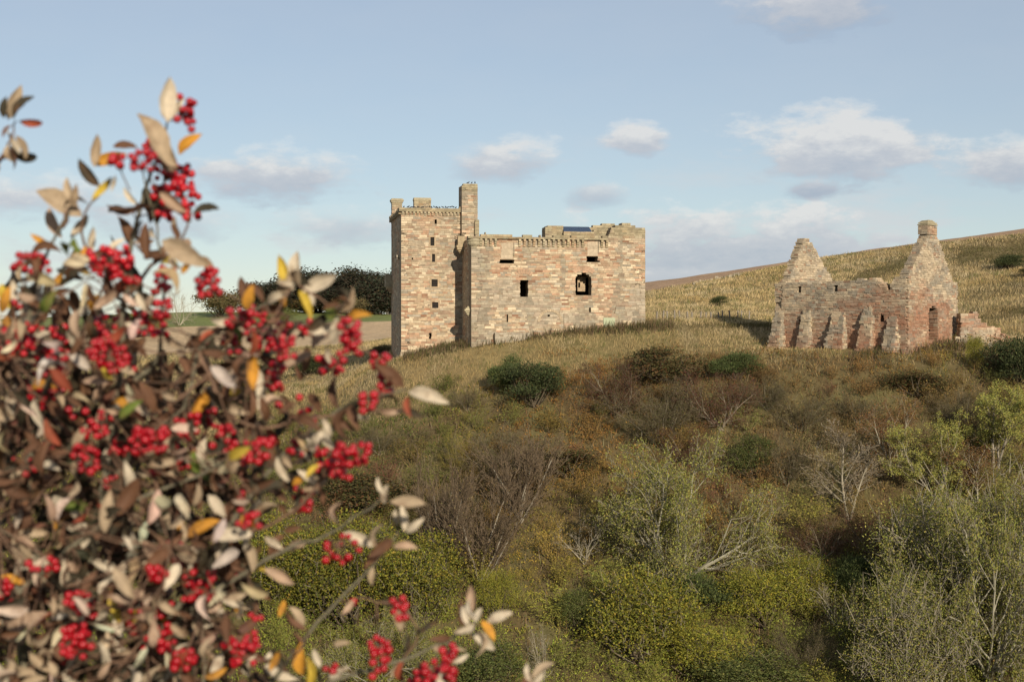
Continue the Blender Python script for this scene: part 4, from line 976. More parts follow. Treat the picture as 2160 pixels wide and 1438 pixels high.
TREES = [
 # kind, name, px, py, w, h, label, category
 ('broom', 'broom_bush', 1068, 832, 66, 76, 'upright dark green broom on the grassy bank under the castle', 'bush'),
 ('gorse', 'gorse_bush', 1128, 862, 130, 88, 'broad dark gorse on the bank below the castle range', 'bush'),
 ('hawthorn', 'hawthorn_bush', 1300, 880, 165, 112, 'reddish leaning hawthorn on the crest below the arched opening', 'bush'),
 ('bramble', 'bramble_mound', 1400, 812, 165, 72, 'brown green bramble mound on the bank crest between castle and ruin', 'bush'),
 ('broom', 'broom_bush', 1545, 802, 115, 56, 'bright green broom on the crest left of the gabled ruin', 'bush'),
 ('grey_shrub', 'grey_shrub', 1395, 950, 190, 140, 'grey green twiggy shrub below the bramble mound', 'bush'),
 ('hawthorn', 'hawthorn_bush', 1525, 905, 170, 120, 'wide dark red hawthorn below the bright broom', 'bush'),
 ('grey_shrub', 'grey_shrub', 1690, 915, 130, 84, 'bare grey shrub on the slope below the ruin buttresses', 'bush'),
 ('grey_shrub', 'grey_shrub', 1810, 900, 110, 66, 'small grey shrub on the brown slope under the doorway', 'bush'),
 ('gorse', 'thorn_bush', 2150, 815, 150, 96, 'large dark green thorn bush at the right edge beside the rubble', 'bush'),
 ('yellow_bush', 'yellow_sapling', 2055, 778, 32, 66, 'thin yellow green sapling between the ruin and the dark thorn', 'bush'),
 ('bramble', 'bramble_mound', 1930, 835, 130, 50, 'brown bramble mound below the chimney gable', 'bush'),
 ('yellow_twig', 'yellow_willow', 965, 1000, 84, 84, 'rounded willow with yellow twigs among grey shrubs', 'bush'),
 ('grey_shrub', 'grey_shrub', 1055, 1010, 200, 110, 'wide bare grey shrub behind the yellow twigged willow', 'bush'),
 ('willow', 'bare_willow', 1098, 1100, 170, 180, 'bare willow with pale stems fanning out to the right', 'tree'),
 ('willow', 'bare_willow', 935, 1205, 170, 220, 'brown bare willow with a bent pale foot behind the yellow bushes', 'tree'),
 ('willow', 'bare_willow', 1012, 1235, 200, 250, 'bare willow with white stems fanning up above the small yellow bush', 'tree'),
 ('ash', 'spreading_ash', 1420, 1245, 370, 300, 'big spreading ash with crooked pale limbs in the middle of the slope', 'tree'),
 ('snag', 'bare_shrub', 1235, 1190, 120, 100, 'half bare shrub with pale dead branches left of the spreading ash', 'tree'),
 ('olive_bush', 'olive_bush', 1345, 1405, 215, 185, 'dense round yellow olive bush in front of the spreading ash', 'bush'),
 ('green_bush', 'green_bush', 1228, 1335, 90, 90, 'dark green bush in the shade left of the dense olive bush', 'bush'),
 ('yellow_bush', 'yellow_bush', 1045, 1315, 78, 104, 'small bright yellow bush under the white stemmed willow', 'bush'),
 ('olive_bush', 'olive_bush', 880, 1330, 190, 190, 'yellow olive bush left of the white stemmed willow', 'bush'),
 ('olive_bush', 'olive_bush', 735, 1330, 240, 230, 'broad olive bush behind the lower berry twigs', 'bush'),
 ('olive_bush', 'olive_bush', 560, 1300, 220, 200, 'olive bush mostly hidden behind the berry branches', 'bush'),
 ('ash', 'low_ash', 800, 1460, 260, 170, 'low ash with pale bent twigs under the lowest berry twig', 'tree'),
 ('green_bush', 'green_bush', 1000, 1470, 190, 110, 'green leafy bush at the bottom edge beside the last berries', 'bush'),
 ('snag', 'bare_shrub', 1145, 1440, 90, 120, 'small bare tree with forked pale branches at the bottom', 'tree'),
 ('green_bush', 'round_green_bush', 1590, 1010, 100, 88, 'neat round green bush above the right side of the spreading ash', 'bush'),
 ('birch', 'bare_birch', 1790, 1095, 150, 195, 'bare two stemmed birch with white bark', 'tree'),
 ('rusty', 'rusty_tree', 1885, 1010, 140, 170, 'slim tree with rusty leaves and pale stems right of the birch', 'tree'),
 ('lime', 'lime_green_tree', 1975, 1060, 165, 180, 'bright lime yellow tree right of the rusty one', 'tree'),
 ('lime', 'lime_green_tree', 2100, 985, 215, 165, 'broad lime yellow tree at the right edge under the thorn bush', 'tree'),
 ('hawthorn', 'hawthorn_bush', 1735, 1180, 130, 90, 'reddish hawthorn mound below the bare birch', 'bush'),
 ('hawthorn', 'hawthorn_bush', 1850, 1180, 140, 110, 'brown red hawthorn thicket between birch and large ash', 'bush'),
 ('grey_shrub', 'grey_shrub', 1660, 1030, 110, 110, 'dark grey shrub between the round green bush and the birch', 'bush'),
 ('snag', 'bare_shrub', 1770, 1340, 110, 110, 'pale leafless shrub at the dark edge of the large ash', 'tree'),
 ('ash', 'large_ash', 2090, 1440, 360, 400, 'large ash with thick white trunk filling the bottom right corner', 'tree'),
 ('dome_ash', 'olive_ash', 2005, 1340, 270, 290, 'olive leaved ash behind the large corner ash', 'tree'),
 ('dome_ash', 'olive_ash', 2160, 1290, 250, 290, 'olive ash cut by the right edge above the corner ash', 'tree'),
 ('dome_ash', 'low_ash', 1915, 1490, 230, 270, 'darker low ash left of the large corner ash', 'tree'),
 ('green_bush', 'dark_green_bush', 1580, 1475, 200, 100, 'dark green leafy bush at the bottom edge', 'bush'),
 ('broom', 'green_scrub', 1480, 1300, 150, 90, 'fresh green scrub at the foot of the spreading ash', 'bush'),
 ('yellow_bush', 'willow_scrub', 1620, 1330, 170, 120, 'yellow green willow scrub in the hollow below the ash', 'bush'),
 ('olive_bush', 'olive_scrub', 1700, 1270, 150, 90, 'olive scrub under the reddish hawthorn mound', 'bush'),
 ('yellow_bush', 'willow_scrub', 1480, 1430, 200, 110, 'yellow green scrub beside the dark green bottom bush', 'bush'),
 ('broom', 'green_scrub', 1800, 1260, 120, 80, 'green scrub between the olive scrub and the large ash', 'bush'),
 ('grey_shrub', 'grey_shrub', 1700, 1430, 130, 110, 'brown twiggy shrub at the bottom between dark bush and low ash', 'bush'),
 ('grey_shrub', 'grey_shrub', 800, 960, 110, 60, 'small grey shrub on the slope behind the middle berries', 'bush'),
 ('grey_shrub', 'grey_shrub', 985, 870, 70, 50, 'small bare shrub at the foot of the grassy bank', 'bush'),
 ('bramble', 'bramble_mound', 770, 1080, 170, 80, 'green brown bramble mound behind the berry sprays', 'bush'),
 ('grey_shrub', 'grey_shrub', 1620, 870, 110, 70, 'brownish shrub beside the wide dark red hawthorn', 'bush'),
 ('grey_shrub', 'grey_shrub', 2030, 900, 130, 80, 'grey brown shrub above the lime yellow trees', 'bush'),
 ('rusty', 'rusty_tree', 2060, 1070, 130, 130, 'rusty thicket between the two lime yellow trees and the ash', 'tree'),
 ('hawthorn', 'hawthorn_bush', 1450, 985, 120, 80, 'brown hawthorn just above the spreading ash', 'bush'),
 ('bramble', 'bramble_mound', 1200, 1010, 150, 60, 'rusty bramble mound right of the grey shrub', 'bush'),
]
for t in TREES: plant(*t)

# ------------------------------------------------------------------ ground cover (nobody could count it)
def cover_points(n, xr, yr, rng, keep):
    X = rng.uniform(*xr, n); Y = rng.uniform(*yr, n); m = (np.abs(X/Y) < .40) & keep(X, Y); return X[m], Y[m]
def in_castle(X, Y):
    P = WING.P; dx = X-P.x; dy = Y-P.y; s = dx*cu.x+dy*cu.y; d = dx*cn.x+dy*cn.y
    return ((s > -.2) & (s < 24.2) & (d < .2) & (d > -12)) | ((s > TL-1.3) & (s < 1) & (d < -8.4) & (d > -18))
def in_ruin(X, Y):
    b = R(46); C = ((1915-CX)/F*172, 172.0); dx = X-C[0]; dy = Y-C[1]; s = -dx*math.cos(b)+dy*math.sin(b); d = dx*math.sin(b)+dy*math.cos(b); return (s > -.3) & (s < 20) & (d > -1.6) & (d < 13)
def slope_py(X, Y): return to_px(X, Y, terrain(X, Y))
def scrub_amount(X, Y):
    """1 on the wooded slope, 0 on the grass"""
    px, py = slope_py(X, Y)
    line = np.interp(px, [-400, 300, 620, 820, 960, 1100, 1180, 1300, 1480, 1640, 1760, 1850, 2000, 2160, 2600], [985, 960, 895, 838, 815, 798, 772, 752, 740, 757, 762, 748, 730, 715, 700])
    return np.clip((py-line)/45+(fbm(X*.25, Y*.25)-.5)*2.6+.3, 0, 1)*(Y < 182)
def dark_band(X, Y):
    """shadow bands painted into the hill grass colour, mostly diagonal, with dark heathery patches"""
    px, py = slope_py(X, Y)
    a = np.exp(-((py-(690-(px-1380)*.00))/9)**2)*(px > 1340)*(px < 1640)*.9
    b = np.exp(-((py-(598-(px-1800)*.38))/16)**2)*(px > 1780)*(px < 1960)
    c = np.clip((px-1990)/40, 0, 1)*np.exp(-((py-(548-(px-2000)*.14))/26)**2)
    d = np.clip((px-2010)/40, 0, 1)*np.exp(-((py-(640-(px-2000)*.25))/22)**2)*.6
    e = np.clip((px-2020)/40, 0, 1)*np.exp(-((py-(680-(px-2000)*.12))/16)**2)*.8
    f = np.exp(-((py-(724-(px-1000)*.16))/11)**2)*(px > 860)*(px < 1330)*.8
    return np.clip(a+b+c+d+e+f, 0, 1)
def blades(name, X, Y, hgt, wid, C, rng, lean=.45, label=''):
    n = len(X); Z = terrain(X, Y); az = rng.uniform(0, 6.283, n); sx = np.cos(az); sy = np.sin(az); P = np.stack([X, Y, Z-.05], 1)
    side = np.stack([sx, sy, 0*sx], 1)*wid[:, None]*.5; top = np.stack([rng.normal(.12, lean, n), rng.normal(0, lean, n), np.ones(n)], 1); top = top/np.linalg.norm(top, axis=1, keepdims=True)*hgt[:, None]
    V = np.stack([P-side, P+side, P+top+side*.25, P+top-side*.25], 1).reshape(-1, 3); o = obj(name, quad_mesh(name, V, np.arange(4*n).reshape(-1, 4), np.repeat(C, 4, 0)), M['grass']); tag(o, label, None, None, 'stuff'); return o
def build_grass():
    rng = np.random.default_rng(5)
    DRY = np.array([.39, .285, .125]); STRAW = np.array([.49, .375, .19]); BR = np.array([.19, .125, .06]); GRN = np.array([.135, .14, .045]); DK = np.array([.105, .085, .038])
    def colour(X, Y):
        n = fbm(X*.11, Y*.11); n2 = fbm(X*.6+9, Y*.6); r = rng.random(len(X)); t = np.clip((n-.38)/.25, 0, 1)[:, None]
        c = STRAW*(1-t)+DRY*t; g = (n2 > .56) & (r < .55); c = np.where(g[:, None], GRN*1.0, c); c = np.where((r > .93)[:, None], BR, c)
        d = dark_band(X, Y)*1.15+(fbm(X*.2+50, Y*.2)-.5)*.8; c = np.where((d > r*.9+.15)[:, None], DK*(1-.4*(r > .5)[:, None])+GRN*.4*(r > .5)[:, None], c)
        big = .78+.5*fbm(X*.07+20, Y*.07, 3); pale = np.clip((fbm(X*.4+5, Y*.15+60)-.52)*5, 0, 1)[:, None]; c = c*(1-pale*.5)+np.array([.47, .40, .26])*pale*.5*(c.sum(1, keepdims=True) > .5)+c*pale*.5*(c.sum(1, keepdims=True) <= .5)
        return c*big[:, None]*(1+rng.uniform(-.22, .22, (len(X), 1)))
    keep = lambda X, Y: ~in_castle(X, Y) & ~in_ruin(X, Y) & (rng.random(len(X)) > scrub_amount(X, Y)*.96) & ((X/Y > .05) | (Y < 343)) & ~((CX+F*X/Y > 1100) & (Y > np.interp(CX+F*X/Y, [1100, 1360, 1500, 1700, 1900, 2160], [290, 300, 312, 328, 327, 320])))
    X1, Y1 = cover_points(135000, (-40, 80), (150, 216), rng, keep); X2, Y2 = cover_points(150000, (15, 125), (214, 345), rng, keep); X3, Y3 = cover_points(90000, (-110, -12), (150, 345), rng, keep)
    X = np.concatenate([X1, X2, X3]); Y = np.concatenate([Y1, Y2, Y3]); n = len(X); far = np.clip(Y/190, .8, 1.6)
    h = rng.uniform(.25, .8, n)*(.35+1.1*fbm(X*.22, Y*.22)); w = rng.uniform(.035, .095, n)*far
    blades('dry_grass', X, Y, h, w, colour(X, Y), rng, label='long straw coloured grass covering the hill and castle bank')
    # taller dark weeds along the castle foot and before the ruin
    m = []
    for i in range(5200):
        px = rng.uniform(850, 1420) if i % 3 else rng.uniform(1790, 2060)
        py = (np.interp(px, [850, 1000, 1200, 1420], [757, 724, 700, 690]) if px < 1500 else np.interp(px, [1790, 1900, 2060], [762, 738, 735]))+rng.normal(0, 6)
        m.append((px, py))
    Yg = np.arange(150, 215, .5); pts = []
    for px, py in m:
        X = (px-CX)/F*Yg; hit = np.nonzero(terrain(X, Yg) >= (CY-py)/F*Yg)[0]
        if len(hit): pts.append((X[hit[0]], Yg[hit[0]]))
    pts = np.array(pts); ok = ~in_castle(pts[:, 0], pts[:, 1]); pts = pts[ok]; n = len(pts)
    blades('tall_weeds', pts[:, 0], pts[:, 1], rng.uniform(.5, 1.25, n), rng.uniform(.05, .12, n), pick_cols([((.115, .085, .045), 4), ((.085, .085, .03), 3), ((.15, .10, .06), 2)], n, rng), rng, .25, label='dark seeding weeds along the castle foot and before the ruin')
build_grass()
def build_undergrowth():
    rng = np.random.default_rng(8)
    # colours of the growth, anchored to places on the slope: (px, py, reach px, colours)
    RB = np.array([.20, .095, .03]); RB2 = np.array([.27, .13, .042]); BRN = np.array([.14, .08, .033]); OL = np.array([.135, .12, .03]); DG = np.array([.075, .085, .022]); YO = np.array([.23, .205, .04]); GY = np.array([.16, .125, .065]); FG = np.array([.165, .18, .036])
    global ANCHORS
    anchors = ANCHORS = [(1180, 900, 150, RB), (1100, 960, 130, RB), (1280, 960, 120, RB2), (1000, 920, 120, OL), (850, 950, 150, DG), (780, 1040, 140, OL), (1230, 1080, 140, OL), (1150, 1240, 110, RB2), (1110, 1330, 100, RB2), (1210, 1180, 90, RB),
               (1900, 760, 120, RB), (1800, 830, 140, BRN), (1960, 800, 120, OL), (1700, 850, 120, BRN), (1600, 1080, 120, RB), (1630, 1150, 100, OL), (1660, 1290, 140, YO), (1500, 1330, 140, FG), (1760, 1250, 120, FG), (1500, 1420, 160, YO), (1640, 1390, 90, RB2), (1700, 1400, 120, BRN),
               (1850, 1120, 120, BRN), (1300, 1400, 160, YO), (1400, 880, 120, BRN), (1550, 960, 120, BRN), (1750, 1000, 140, GY), (2000, 900, 150, BRN), (2080, 1050, 150, OL), (900, 1100, 140, BRN), (950, 1350, 150, YO), (700, 1200, 200, OL), (400, 1200, 250, OL), (2000, 1300, 200, OL), (1850, 1400, 120, DG), (1120, 1420, 120, YO), (300, 1000, 200, OL)]
    X, Y = cover_points(21000, (-75, 75), (112, 184), rng, lambda X, Y: (rng.random(len(X)) < scrub_amount(X, Y)) & ~in_castle(X, Y) & ~in_ruin(X, Y) & (np.abs(X/Y) < .40))
    # keep fewer where the bank hides behind the berry bush
    n = len(X); px, py = slope_py(X, Y); px = px+(fbm(X*.3, Y*.3)-.5)*130; py = py+(fbm(X*.3+70, Y*.3)-.5)*110
    W = np.stack([np.exp(-((px-a[0])**2+(py-a[1])**2)/(a[2]*.75)**2) for a in anchors], 1)+1e-5; W = W**1.6; W /= W.sum(1, keepdims=True); base = W@np.array([a[3] for a in anchors])
    size = rng.uniform(.4, 1.1, n)*(.3+1.5*fbm(X*.35+3, Y*.35)); hgt = size*rng.uniform(.7, 1.9, n)
    per = 14; cx = np.repeat(X, per); cy = np.repeat(Y, per); r = np.repeat(size, per); hh = np.repeat(hgt, per); N_ = n*per; d = unit(N_, rng); d[:, 2] = np.abs(d[:, 2])
    rad = rng.uniform(.45, 1.05, N_)[:, None]; c = np.stack([cx, cy, terrain(cx, cy)], 1)+d*rad*np.stack([r, r, hh], 1)
    a = d*.4+unit(N_, rng)*.8+np.array([0, 0, .35]); a /= np.linalg.norm(a, axis=1, keepdims=True); s = perp(a, rng); k = rng.uniform(.6, 1.4, N_)
    fern = np.repeat(rng.random(n) < .4, per); V, Q = leaf_quads(c, a, s, np.where(fern, .42, .20)*k, np.where(fern, .075, .12)*k)
    low = (np.clip((py-1100)/160, 0, 1)*.65)[:, None]; base = base*(1-low)+np.array([.215, .235, .04])*low; base = base*np.array([1.16, 1.24, 1.05]); C = np.repeat(base*(1+rng.uniform(-.3, .3, (n, 1))), per, 0)*(1+rng.uniform(-.25, .25, (N_, 1)))*(1+rng.uniform(-.10, .10, (N_, 3)))
    sp = rng.random(N_); C = np.where((sp < .05)[:, None], np.array([.30, .19, .06]), C); C = np.where((sp > .93)[:, None], np.array([.09, .11, .03]), C)
    o = obj('undergrowth', quad_mesh('undergrowth', V, Q, np.repeat(C, 4, 0)), M['leaf']); tag(o, 'tangled rust and olive bracken, bramble and scrub over the valley slope', None, None, 'stuff')
    # pale and rusty dead stems standing in the bracken
    X, Y = cover_points(26000, (-60, 70), (116, 182), rng, lambda X, Y: (rng.random(len(X)) < scrub_amount(X, Y)) & ~in_castle(X, Y) & ~in_ruin(X, Y)); n = len(X)
    blades('dead_stems', X, Y, rng.uniform(.6, 1.7, n)*(.5+fbm(X*.4, Y*.4)), rng.uniform(.03, .07, n), pick_cols([((.27, .16, .075), 4), ((.30, .24, .14), 3), ((.15, .10, .06), 3), ((.17, .18, .06), 2)], n, rng), rng, .35, label='dead bracken and grass stems standing in the undergrowth')
build_undergrowth()
def build_thicket():
    '''the scrub between the named bushes, one continuous mass'''
    rng = np.random.default_rng(31); rn = random.Random(31); tmpl = []
    for k in range(7):
        upright = k % 2; segs, tips = grow_tree(900+k, stems=8, levels=2, nseg=(4, 3, 2), kids=(1.7, 1.4), ang=(26, 34) if upright else (38, 42), ratio=(.6, .55), lean=30 if upright else 58, wob=.12, up=(.04, .03, .0), r0=.010, thin=.6, start=.15)
        allseg = [q for l in segs for q in l]; Vt, Qt, Ct = bark_mesh('t', allseg, (1, 1, 1), 2, k); tp = np.array([t[0] for t in tips]); td = np.array([t[1] for t in tips]); nl = 1000
        Vl, Ql, Cl = leaf_cloud(tp, td, rng, nl, .055, .042, .020, [((1, 1, 1), 1)], .1); V, Q, C = join([(Vt, Qt, Ct), (Vl, Ql, Cl)]); isleaf = np.arange(len(V)) >= len(Vt)
        h = np.percentile(V[:, 2], 99); r = np.percentile(np.hypot(V[:, 0], V[:, 1]), 97); tmpl.append((V*np.array([.5/r, .5/r, 1/h]), Q, C, isleaf))
    VV = []; QQ = []; CC = []; off = 0; placed = []; tries = 0
    while len(placed) < 225 and tries < 20000:
        tries += 1; px = rng.uniform(560, 2300); py = rng.uniform(770, 1500); X, Y, Z = ground_at(px, py)
        if scrub_amount(np.array([X]), np.array([Y]))[0] < .75 or in_ruin(np.array([X]), np.array([Y]))[0]: continue
        w = rng.uniform(2.6, 6.2)*(.75+.5*min(1, (py-770)/400))
        if any((X-a)**2+(Y-b)**2 < (.36*(w+c))**2 for a, b, c in placed): continue
        placed.append((X, Y, w)); h = w*rng.uniform(.45, .8); V, Q, C, lf = tmpl[rn.randrange(7)]; a = rng.uniform(0, 6.283)
        v = np.stack([(V[:, 0]*math.cos(a)-V[:, 1]*math.sin(a))*w, (V[:, 0]*math.sin(a)+V[:, 1]*math.cos(a))*w, V[:, 2]*h-.1], 1)+np.array([X, Y, Z])
        dx = px+rng.normal(0, 60); dy = py+rng.normal(0, 50); low = min(1, max(0, (py-1100)/160))*(.72 if px < 1850 else .35); wt = np.array([math.exp(-((dx-q[0])**2+(dy-q[1])**2)/(q[2]*.75)**2)+1e-6 for q in ANCHORS])**1.6; base = (wt[:, None]*np.array([q[3] for q in ANCHORS])).sum(0)/wt.sum()
        t = rng.random(); base = base*np.array([1.3, 1.36, 1.2]) if t < .72 else np.array([.15, .12, .06]) if t < .82 else np.array([.165, .165, .045]) if t < .94 else np.array([.15, .07, .04])
        base = base*(1-low)+np.array([.22, .24, .042])*low
        col = np.where(lf[:, None], C*base*rng.uniform(.85, 1.2), C*(np.array([.15, .115, .06])*.5+base*.55)*rng.uniform(.8, 1.2)); VV.append(v); QQ.append(Q+off); CC.append(col); off += len(v)
    o = obj('thicket', quad_mesh('thicket', np.concatenate(VV), np.concatenate(QQ), np.concatenate(CC)), M['leaf']); tag(o, 'mixed brown and olive scrub thicket filling the slope between the larger bushes', None, None, 'stuff')
build_thicket()

# ------------------------------------------------------------------ berry bush close to the camera
def build_berry_bush():
    rn = random.Random(21); rng = np.random.default_rng(21)
    Yb = 1.75; base = Vector((-.46, 1.95, float(terrain(-.46, 1.95))))
    root = empty('berry_bush', base, 'autumn shrub with red berry clusters and curled tan leaves close to the camera', 'shrub')
    def P(px, py, Y): return Vector(((px-CX)/F*Y, Y, (CY-py)/F*Y))
    # ---- leaf shapes: long oval, folded along the midrib and bent lengthwise
    def leaf_shape(seed, bend, fold, n=6):
        rr = random.Random(seed); V = []; tw = rr.uniform(-.5, .5)
        for i in range(n+1):
            t = i/n; w = .188*math.sin(math.pi*min(1, t*.93+.035))**.75*(1.08-.35*t)*(1 if 0 < i < n else .18); x = t-.5
            z = bend*(x*x-.25)*-1.0; a = tw*x
            for k in (-1, -.5, 0, .5, 1):
                y = k*w*(1+.06*rr.uniform(-1, 1)); zz = z+fold*abs(k)*w+.02*rr.uniform(-1, 1)*(abs(k) == 1)
                V.append((x, y*math.cos(a)-(zz-z)*math.sin(a), z+(zz-z)*math.cos(a)+y*math.sin(a)*.8))
        Q = [[i*5+k, i*5+k+1, (i+1)*5+k+1, (i+1)*5+k] for i in range(n) for k in range(4)]
        return np.array(V), np.array(Q)
    shapes = [leaf_shape(i, b, f) for i, (b, f) in enumerate(((.6, .9), (1.3, 1.1), (-.8, 1.0), (.4, .7), (1.6, 1.4), (-1.2, .9), (.9, 1.9), (.3, 1.2)))]
    lm = []
    for V, Q in shapes:
        me = quad_mesh('leaf', V, Q, smooth=True); me.materials.append(M['bleaf_piece']); lm.append(me)
    CREAM_ = (.52, .44, .32); TAN_ = (.37, .28, .18); PINKB = (.40, .28, .19); BROWN = (.13, .065, .036); DARK = (.045, .037, .022); ORANGE = (.52, .25, .035); YEL = (.50, .36, .05); GRN_ = (.13, .17, .035); RED = (.26, .06, .03)
    pal = [(CREAM_, 14), (TAN_, 20), (PINKB, 6), (BROWN, 30), (DARK, 26), (ORANGE, 2.5), (YEL, 1.2), (GRN_, .8), (RED, 3)]
    def pick():
        t = rn.random()*sum(p[1] for p in pal)
        for c, w in pal:
            t -= w
            if t <= 0: return shade(c, rn.uniform(.8, 1.15))
    leaves = []          # (importance, matrix, shape, colour)
    def add_leaf(pos, axis, length, col=None, prio=0.0, shape=None, wide=1.0, face=None):
        a = axis.normalized(); up = Vector(face) if face is not None else Vector((rn.uniform(-1, 1), -1.0+rn.uniform(-.9, .9), rn.uniform(-.5, 1)))
        z = (up-a*up.dot(a)); z = z.normalized() if z.length > 1e-4 else a.orthogonal().normalized(); y = z.cross(a)
        m = Matrix(((a.x*length, y.x*length*wide, z.x*length*.9, pos.x), (a.y*length, y.y*length*wide, z.y*length*.9, pos.y), (a.z*length, y.z*length*wide, z.z*length*.9, pos.z), (0, 0, 0, 1)))
        leaves.append((prio+length/pos.y, m, rn.randrange(len(shapes)) if shape is None else shape, col or pick()))
    # leaves that draw the outline: pixel of both ends, colour
    OUT = [(354, 255, 358, 165, CREAM_), (352, 252, 388, 208, CREAM_), (352, 345, 292, 245, TAN_), (372, 350, 320, 268, TAN_), (380, 325, 425, 284, ORANGE), (18, 250, 44, 182, TAN_), (30, 250, 72, 205, DARK), (8, 248, 14, 205, DARK), (200, 350, 205, 285, TAN_), (198, 348, 265, 325, ORANGE), (240, 310, 290, 312, BROWN),
           (158, 430, 142, 375, TAN_), (170, 455, 80, 405, TAN_), (130, 500, 105, 440, PINKB), (150, 500, 185, 455, CREAM_), (195, 420, 235, 375, YEL), (235, 400, 242, 375, CREAM_), (230, 445, 262, 440, DARK), (310, 545, 308, 472, BROWN), (318, 470, 345, 420, BROWN), (290, 430, 262, 395, CREAM_), (345, 510, 440, 560, TAN_), (375, 500, 365, 480, BROWN), (325, 545, 375, 560, YEL), (385, 575, 405, 545, ORANGE),
           (175, 540, 150, 510, GRN_), (120, 570, 175, 590, DARK), (60, 690, 85, 590, CREAM_), (20, 650, 5, 600, YEL), (30, 640, 25, 590, CREAM_), (110, 640, 100, 580, TAN_), (200, 650, 245, 615, PINKB), (290, 615, 320, 660, CREAM_), (415, 545, 455, 580, TAN_),
           (605, 605, 588, 540, YEL), (618, 610, 628, 532, CREAM_), (640, 615, 708, 578, CREAM_), (525, 645, 508, 585, BROWN), (520, 650, 535, 600, ORANGE), (600, 650, 592, 605, ORANGE), (632, 615, 655, 672, YEL), (650, 700, 718, 680, CREAM_), (660, 735, 720, 690, PINKB), (690, 650, 712, 645, BROWN), (655, 620, 662, 640, CREAM_), (600, 775, 660, 745, PINKB), (545, 860, 545, 780, CREAM_), (465, 800, 462, 770, ORANGE),
           (865, 828, 945, 850, CREAM_), (850, 815, 790, 770, BROWN), (860, 838, 868, 880, RED), (805, 870, 848, 868, PINKB), (585, 965, 610, 1015, CREAM_), (645, 1000, 618, 1025, ORANGE), (690, 1012, 640, 1035, TAN_), (668, 985, 650, 1005, YEL), (665, 935, 680, 905, CREAM_), (435, 925, 432, 985, CREAM_), (810, 1035, 800, 1012, CREAM_), (812, 1060, 818, 1022, CREAM_), (825, 1058, 895, 1062, TAN_), (852, 1118, 846, 1065, CREAM_), (858, 1120, 895, 1092, CREAM_), (835, 1080, 838, 1100, CREAM_),
           (725, 1125, 795, 1148, CREAM_), (600, 1120, 635, 1112, BROWN), (440, 1045, 475, 1088, CREAM_), (455, 1135, 535, 1128, CREAM_), (525, 1180, 560, 1205, YEL), (560, 1200, 620, 1230, PINKB), (100, 1050, 170, 1085, CREAM_), (222, 1120, 232, 1035, TAN_), (335, 1110, 338, 1045, CREAM_), (290, 1010, 245, 1090, BROWN), (300, 1140, 330, 1185, PINKB), (255, 1215, 275, 1175, CREAM_), (205, 1205, 180, 1270, BROWN), (215, 1245, 230, 1225, CREAM_), (20, 1330, 90, 1290, PINKB), (610, 1280, 640, 1320, TAN_), (590, 1295, 598, 1270, ORANGE),
           (640, 1420, 636, 1355, ORANGE), (675, 1405, 662, 1370, CREAM_), (560, 1400, 630, 1430, CREAM_), (690, 1425, 735, 1405, CREAM_), (455, 1438, 468, 1375, CREAM_), (705, 1360, 740, 1355, TAN_), (845, 1330, 830, 1275, TAN_), (995, 1290, 992, 1235, PINKB), (985, 1310, 978, 1285, CREAM_), (1005, 1312, 1015, 1285, CREAM_), (1030, 1310, 1080, 1292, CREAM_), (1016, 1310, 1042, 1350, ORANGE), (995, 1335, 1042, 1368, CREAM_), (1125, 1440, 1113, 1398, CREAM_), (1128, 1440, 1142, 1424, CREAM_), (1105, 1450, 1112, 1430, BROWN), (255, 880, 300, 845, GRN_), (240, 800, 215, 760, YEL), (30, 880, 35, 810, CREAM_), (480, 1260, 520, 1250, TAN_), (955, 1395, 985, 1380, CREAM_), (115, 620, 150, 610, BROWN), (250, 770, 285, 790, TAN_), (380, 1110, 392, 1095, ORANGE), (275, 1290, 250, 1320, ORANGE), (245, 1300, 260, 1345, CREAM_), (540, 545, 500, 590, BROWN)]
    OUT.pop()
    for (x0, y0, x1, y1, c) in OUT:
        Y = Yb+rn.uniform(-.12, .12); p0 = P(x0, y0, Y); p1 = P(x1, y1, Y+rn.uniform(-.012, .012)); d = p1-p0
        add_leaf((p0+p1)/2, d, max(d.length*1.08, .024), shade(c, rn.uniform(.92, 1.08)), 5, rn.choice((0, 3, 7, 2, 0)), rn.uniform(.85, 1.15), (rn.uniform(-.5, .5), -1, rn.uniform(-.2, .6)))
